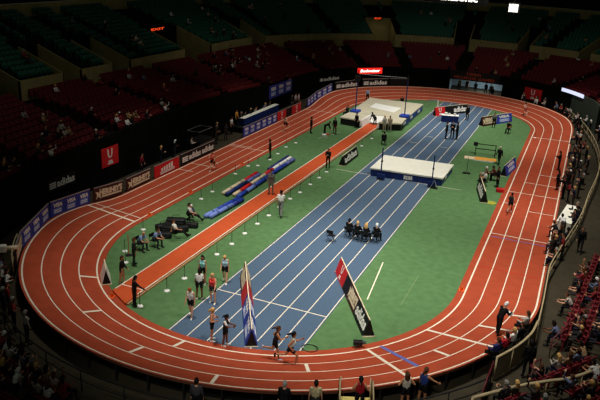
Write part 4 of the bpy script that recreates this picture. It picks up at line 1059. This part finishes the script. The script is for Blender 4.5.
P('sit', outfit(BK,BK,BK,(190,110,70),hair='black'), 9.8,46.6,170, 'person in black seated on a folding chair by the blue tent panel'); tag(folding_chair(9.8,46.6,rad(170)), 'black folding chair in front of the blue tent panel')
P('walk', suit('white'), 10.55,33.4,160, 'white-haired man in black walking by the orange board')
P('sit', outfit(LG,BK,LG,LG,hair='white'), 10.2,27.4,110, 'white-haired person in pale top seated by the right tent boards'); tag(folding_chair(10.2,27.4,rad(110)), 'folding chair under the white-haired person in pale top')
P('stand', suit('black'), 11.35,26.6,120, 'person in black standing between the blue and black tent boards')
P('sit_lean', outfit((96,40,40),BK,(96,40,40),(96,40,40),hair='black'), 11.0,28.3,110, 'person in dark red top seated near the blue tent board'); tag(folding_chair(11.0,28.3,rad(110)), 'folding chair under the person in dark red top')
P('sit', outfit(WH_,BK,WH_,None,hair='brown'), 10.35,26.3,100, 'person in white shirt seated behind the black tent board'); tag(folding_chair(10.35,26.3,rad(100)), 'folding chair under the person in white shirt')
# outside the near bend
P('stand_hips', outfit((150,26,34),None,hips=BK,skin='tan',hair='black'), 10.48,-7.08,faceto(inward(.906))*180/PI, 'athlete in dark red vest standing on the access steps', 'tail', True, 1.0, .32, cat=ath)
P('stand_hips', outfit((196,186,168),None,hips=BK,skin='tan',hair='brown'), 11.95,-5.45,30, 'athlete in white vest watching outside the near bend', 'long', True, 1.0, cat=ath)
P('stand_reach', outfit((40,60,120),None,hips=BK,skin='tan',hair='brown'), 12.55,-4.95,-20, 'athlete in blue vest watching outside the near bend', 'tail', True, 1.04, cat=ath)
P('stand', outfit((178,164,124),(50,48,46),(178,164,124),None,hair='black'), 8.85,-7.7,20, 'person in pale olive shirt seen from behind at bottom centre')
P('stand', outfit((62,60,62),BK,(62,60,62),(62,60,62),hair='black'), 4.6,-9.7,15, 'person in grey jacket seen from behind below the near bend')
P('stand', suit('grey'), 7.75,-8.3,10, 'grey-haired person in black below the near bend')
P('stand', outfit(BK,BK,BK,BK,hair='black',skin='dark'), 16.35,-.75,20, 'large man in black standing on the walkway by the bent rail', s=1.08)
P('walk', suit('brown'), 18.1,15.5,175, 'man in dark suit walking along the right walkway', s=1.03)
# officials along the near right barrier
for i,(x,y,t,hc,l) in enumerate(((15.92,1.95,LG,'brown','official in pale grey top seated at the barrier'),(15.8,.75,BK,'brown','brown-haired official in black seated at the barrier'),(15.5,.05,WH_,'blonde','blonde official in white seated at the barrier'),(15.25,-.6,(184,34,48),'black','official in bright red top seated at the barrier'),(14.95,-1.2,(40,50,104),'brown','official in navy top seated at the barrier'))):
    w = Vector((CX-x, 5.8-y, 0)); f = rad(faceto(w)*180/PI)
    P('sit', outfit(t,BK,t,t,hair=hc), x,y,f*180/PI,l, z=.55)
    s_ = folding_chair(x,y,f); s_.location.z = .55; tag(s_, 'black chair of the '+l)
# press and officials beside the right straight
DK = [(20,20,24),(28,28,34),(24,26,44),(46,44,46),(16,16,18),(60,54,50)]
LT = [(206,202,196),(170,160,150),(126,36,40),(96,104,130),(150,120,86)]
def rnd(light=.25, skin=None):
    t = RNG.choice(LT) if RNG.random() < light else RNG.choice(DK)
    return outfit(t, RNG.choice(DK), t, t if RNG.random() < .7 else None, skin=skin or RNG.choice(['pale','fair','fair','tan','brown','dark']), hair=RNG.choice(['brown','black','black','blonde','grey','white','brown']))
CN = {(206,202,196):'white',(170,160,150):'beige',(126,36,40):'dark red',(96,104,130):'blue grey',(150,120,86):'tan'}
def cname(of): return CN.get(tuple(of['top']), 'dark')
def crowd(pose, x, y, z, rz, base, light=.25, group=None, s=None):
    of = rnd(light); fem = RNG.random() < .4; hair = 'long' if fem else 'short'
    o = figure(pose, of, (x,y,z), rz, None, hair, fem, s or RNG.uniform(.95,1.05), 'person', group, True)
    say(o, base % (cname(of), of['hair'])); return o
B1 = '%s-topped, %s-haired person at the white press table'
for x,y in ((16.4,13.0),(16.55,14.3),(16.95,15.0),(16.75,16.4),(17.2,16.0),(16.55,17.2),(17.05,13.6),(16.7,12.2)):
    crowd(RNG.choice(['sit','sit_lean','stand']), x,y,0, rad(RNG.uniform(60,110)), '%s-topped, %s-haired official in the group before the press table', .2)
for x,y,r in ((17.95,22.3,100),(17.95,21.4,95),(17.85,20.4,100),(17.75,19.4,90),(16.9,18.05,20)):
    crowd('sit_lean' if r != 20 else 'bend', x,y,0, rad(r), B1, .2)
for x,y in ((15.95,28.4),(16.5,29.3),(16.45,28.1),(16.8,29.0),(17.1,29.9),(16.5,26.4),(16.9,25.8),(17.3,24.6),(17.6,27.2),(17.8,29.7),(17.5,32.8),(17.0,34.3),(16.8,32.9),(16.9,36.7),(17.3,36.2),(16.8,39.8),(16.9,43.2),(17.3,40.4),(17.9,37.8),(16.75,45.6),(16.9,47.8),(17.2,44.6),(17.6,42.0),(17.9,31.2),(17.3,46.4),(18.1,34.6),(16.7,30.8)):
    crowd(RNG.choice(['stand','stand_shift','stand','sit','stand_fold','stand_hips']), x,y,0, rad(RNG.uniform(60,120)), '%s-topped, %s-haired bystander between right straight and barrier', .28)
for i in range(18):
    y_ = 27+1.35*i+RNG.uniform(-.3,.3); x_ = RNG.choice([19.5,20.0,20.6]) - (0 if y_ < 42 else (y_-42)*.08)
    crowd(RNG.choice(['stand','stand_shift','sit','stand_fold']), x_, y_, 0, rad(RNG.uniform(70,110)), '%s-topped, %s-haired bystander outside the long beige barrier rail', .4)
for i in range(34):
    q = .258+.0042*i; d = RNG.choice([4.75,5.25,5.75,6.05]) if q < .36 else RNG.choice([5.2,5.8])
    if q > .335 and q < .40: continue
    if q > .36 and RNG.random() < .5: continue
    p = ring(q+RNG.uniform(-.001,.001), d); crowd(RNG.choice(['stand','stand_shift','sit','stand_fold']), p.x,p.y,0, faceto(inward(q))+RNG.uniform(-.4,.4), '%s-topped, %s-haired bystander outside the far bend', .3)
for q,d in ((qa(76),5.6),(qa(79),7.5),(qa(82),8.4),(qa(86),7.8),(qa(90),8.5),(qa(93),8.0)):
    p = ring(q,d); crowd('stand', p.x,p.y,0, faceto(inward(q)), '%s-topped, %s-haired person in the far tunnel mouth', .2)
# people behind the boards on the left
for x,y in ((-14.9,21.2),(-14.9,25.6),(-15.4,26.6),(-14.85,27.4),(-15.6,19.6),(-15.3,17.0),(-15.5,14.6)):
    crowd(RNG.choice(['stand','stand_shift','sit_lean','stand_fold']), x,y,0, rad(RNG.uniform(-120,-60)), '%s-topped, %s-haired person behind the left straight boards', .35)
for x,y in ((-15.78,31.7),(-15.78,32.7),(-15.75,33.8),(-15.78,35.2),(-15.78,37.4),(-15.78,38.6)):
    crowd('sit_lean', x,y,.55, rad(-90), '%s-topped, %s-haired person seated behind the blue table', .5)
P('stand', outfit(WH_,BK,WH_,None,hair='black'), -15.5,29.7,-90, 'person in white shirt standing at the near end of blue table', z=0)
P('stand', outfit((206,142,60),BK,(206,142,60),(206,142,60),hair='black'), -15.55,30.85,-90, 'person in orange top standing at the near end of blue table', z=.55)
for x,y in ((-15.0,43.6),(-15.1,44.9),(-14.9,45.4)): crowd('stand', x,y,0, rad(-90), '%s-topped, %s-haired person past the red board on the left', .6)
for q,d in ((.8215,5.0),(.826,4.75),(.8145,4.8),(.835,4.9),(.8185,4.6),(.842,4.8),(.809,4.9),(.829,5.05)):
    p_ = ring(q,d); crowd(RNG.choice(['stand','stand_shift','stand_hips']), p_.x,p_.y,0, faceto(inward(q)), '%s-topped, %s-haired bystander below the near left bend', .5)
e = empty('camera_platform', (-15.35,23.4,0), 0, 'black camera platform with thin rail behind the two-logo black board', 'platform')
MB().box((-.7,-1.2,.9),(.7,1.2,1.0)).build('deck', M_BLACK, e)
for a in (-.65,.65):
    for b in (-1.15,1.15): MB().tube([(a,b,0),(a,b,1.9)], .03, 6).build('leg', M_DARK, e)
MB().tube([(.65,-1.15,1.9),(.65,1.15,1.9),(-.65,1.15,1.9),(-.65,-1.15,1.9)], .025, 6, closed=True).build('rail', M_CHROME, e)
# broadcast camera at the far left edge
e = empty('broadcast_camera', (-10.6,-4.7,0), -.9, 'pale broadcast camera on a tall pedestal at the near left', 'camera'); e.scale = (.85,.85,.95)
MB().lathe([(.5,0),(.5,.08),(.09,.14),(.09,1.9)],14).build('pedestal', M_DARK, e, True)
MB().box((-.2,-.35,1.9),(.2,.35,2.3),bev=.05).build('body', M_CREAM, e); MB().tube([(0,.35,2.1),(0,1.0,2.1)], .13, 12).build('lens', M_LCREAM, e, True); MB().box((-.12,-.62,2.2),(.12,-.35,2.42),bev=.03).build('viewfinder', M_BLACK, e)
crowd('stand', -11.0,-5.4,.25, -.9, '%s-topped, %s-haired operator behind the broadcast camera', 0)
# ---------------------------------------------------------------- spectators in the stands
def near_seat(kind, where): return [s for s in slots[kind] if s[2] == where and shown(s[0])]
def fill_people(S, n, base, light, scale=1, group=None, poses=('sit','sit','sit_lean','sit_clap','sit_up')):
    S = list(S); RNG.shuffle(S)
    for p, r, where, k, q in S[:n]:
        f = Vector((-math.sin(r), math.cos(r), 0)); crowd(RNG.choice(poses), p.x+f.x*.05, p.y+f.y*.05, p.z, r, base % ('%s', '%s'), light, group)
low = near_seat('red','lower')
fill_people([s for s in low if s[3] <= 1 and s[4] > .66], 16, '%s-topped, %s-haired spectator in the front rows above the left drape', .5)
fill_people([s for s in low if s[3] > 1 and s[4] > .60], 18, '%s-topped, %s-haired spectator in the left red stand', .45)
fill_people([s for s in low if .46 < s[4] <= .60], 28, '%s-topped, %s-haired spectator in the far left red stand', .5)
fill_people([s for s in low if s[4] <= .46], 24, '%s-topped, %s-haired spectator in the far end red stand', .55)
up = near_seat('teal','upper')
fill_people([s for s in up if s[3] < 10], 34, '%s-topped, %s-haired spectator in the teal upper stand', .6)
fill_people(near_seat('red','right'), 20, '%s-topped, %s-haired spectator in red seats by the right walkway', .45)
fill_people(near_seat('red','corner'), 9, '%s-topped, %s-haired spectator in the near right corner seats', .6)
fill_people(near_seat('red','near'), 34, '%s-topped, %s-haired spectator in the dark near left stand', .45)
fill_people(near_seat('red','far right'), 44, '%s-topped, %s-haired spectator in the far right red seats', .45)
for x,y in ((16.3,-4.5),(17.2,-3.9),(18.1,-3.7),(18.8,-3.2),(19.0,-1.8),(16.9,-5.2),(18.0,-4.9),(15.5,-5.6)):
    crowd('sit', x,y,.15, rad(28), '%s-topped, %s-haired spectator behind the beige front rail', .4)

# ---------------------------------------------------------------- scoreboard hanging over the centre, only its lower edge shows
e = empty('scoreboard', (3.8,31.5,14.15), rad(-4), 'hanging scoreboard with lit white lettering along its lower edge', 'scoreboard')
MB().box((-5.6,-1.2,.0),(4.3,-.5,1.7),bev=.1).build('housing', M_ADBLK, e); MB().box((-5.5,-1.26,1.05),(4.2,-1.2,1.12)).build('trim_strip', M_DARK, e)
m = MB(); put_text(m, 'Panasonic', -.05, .22, 3.6, .62, -1.28, bold=.03); m.build('lettering', M_GLOWW, e)
m = MB(); m.box((6.15,-1.32,-.3),(6.85,-1.22,.3)); m.build('lit_panel', M_GLOWW, e); MB().box((6.05,-1.22,-.4),(6.95,-1.0,.4)).build('panel_case', M_ADBLK, e)
for x, z0 in ((-5,1.7),(3.8,1.7),(6.5,.4)): MB().tube([(x,-.9 if x < 6 else -1.1,z0),(x,-.9 if x < 6 else -1.1,14)], .03, 6).build('cable', M_DARK, e)
finish_labels()

# ---------------------------------------------------------------- light
LAMPS = [('arena_lamp', (12,-3,27), (9.5,3,0), 20000, 58), ('arena_lamp', (14,10,27), (11.5,13,0), 19000, 64), ('arena_lamp', (14,25,27), (11.5,29,0), 19500, 64), ('arena_lamp', (13,45,27), (10,49,0), 23000, 62),
    ('arena_lamp', (-1.5,-3,27), (-1.5,2,0), 16000, 56), ('arena_lamp', (-6,12,27), (-5.5,15,0), 14500, 64), ('arena_lamp', (-6,30,27), (-5.5,33,0), 15000, 64), ('arena_lamp', (-3,46,27), (-3,50,0), 18500, 62),
    ('stand_fill', (-8,14,26), (-21,16,3), 1000, 66), ('stand_fill', (-8,38,26), (-21,44,3), 1300, 66), ('stand_fill', (0,50,26), (-4,68,3), 2000, 60), ('stand_fill', (8,50,26), (14,66,3), 1600, 60),  # weak unseen fill spots, added to lift the dark stands
    ('arena_lamp', (12,-26,24), (6,-2,0), 10000, 40)]
def spot(name, loc, target, energy, angle, blend=.85, radius=1.3, color=(1,.97,.9)):
    l = bpy.data.lights.new(name,'SPOT'); l.energy = energy; l.spot_size = rad(angle); l.spot_blend = blend; l.shadow_soft_size = radius; l.color = color
    o = bpy.data.objects.new(name, l); C.objects.link(o); o.location = loc
    d = Vector(target)-Vector(loc); o.rotation_euler = d.to_track_quat('-Z','Y').to_euler()
for nm, loc, tgt, en, ang in LAMPS:
    spot(nm, loc, tgt, en, ang)
bpy.context.scene.cycles.filter_width = 1.45
w = bpy.data.worlds.new('arena'); bpy.context.scene.world = w; w.use_nodes = True
w.node_tree.nodes['Background'].inputs[0].default_value = (.75,.85,.7,1); w.node_tree.nodes['Background'].inputs[1].default_value = .036
vs_ = bpy.context.scene.view_settings; vs_.view_transform = 'Standard'; vs_.look = 'None'; vs_.exposure = .22; vs_.gamma = 1; vs_.use_curve_mapping = False
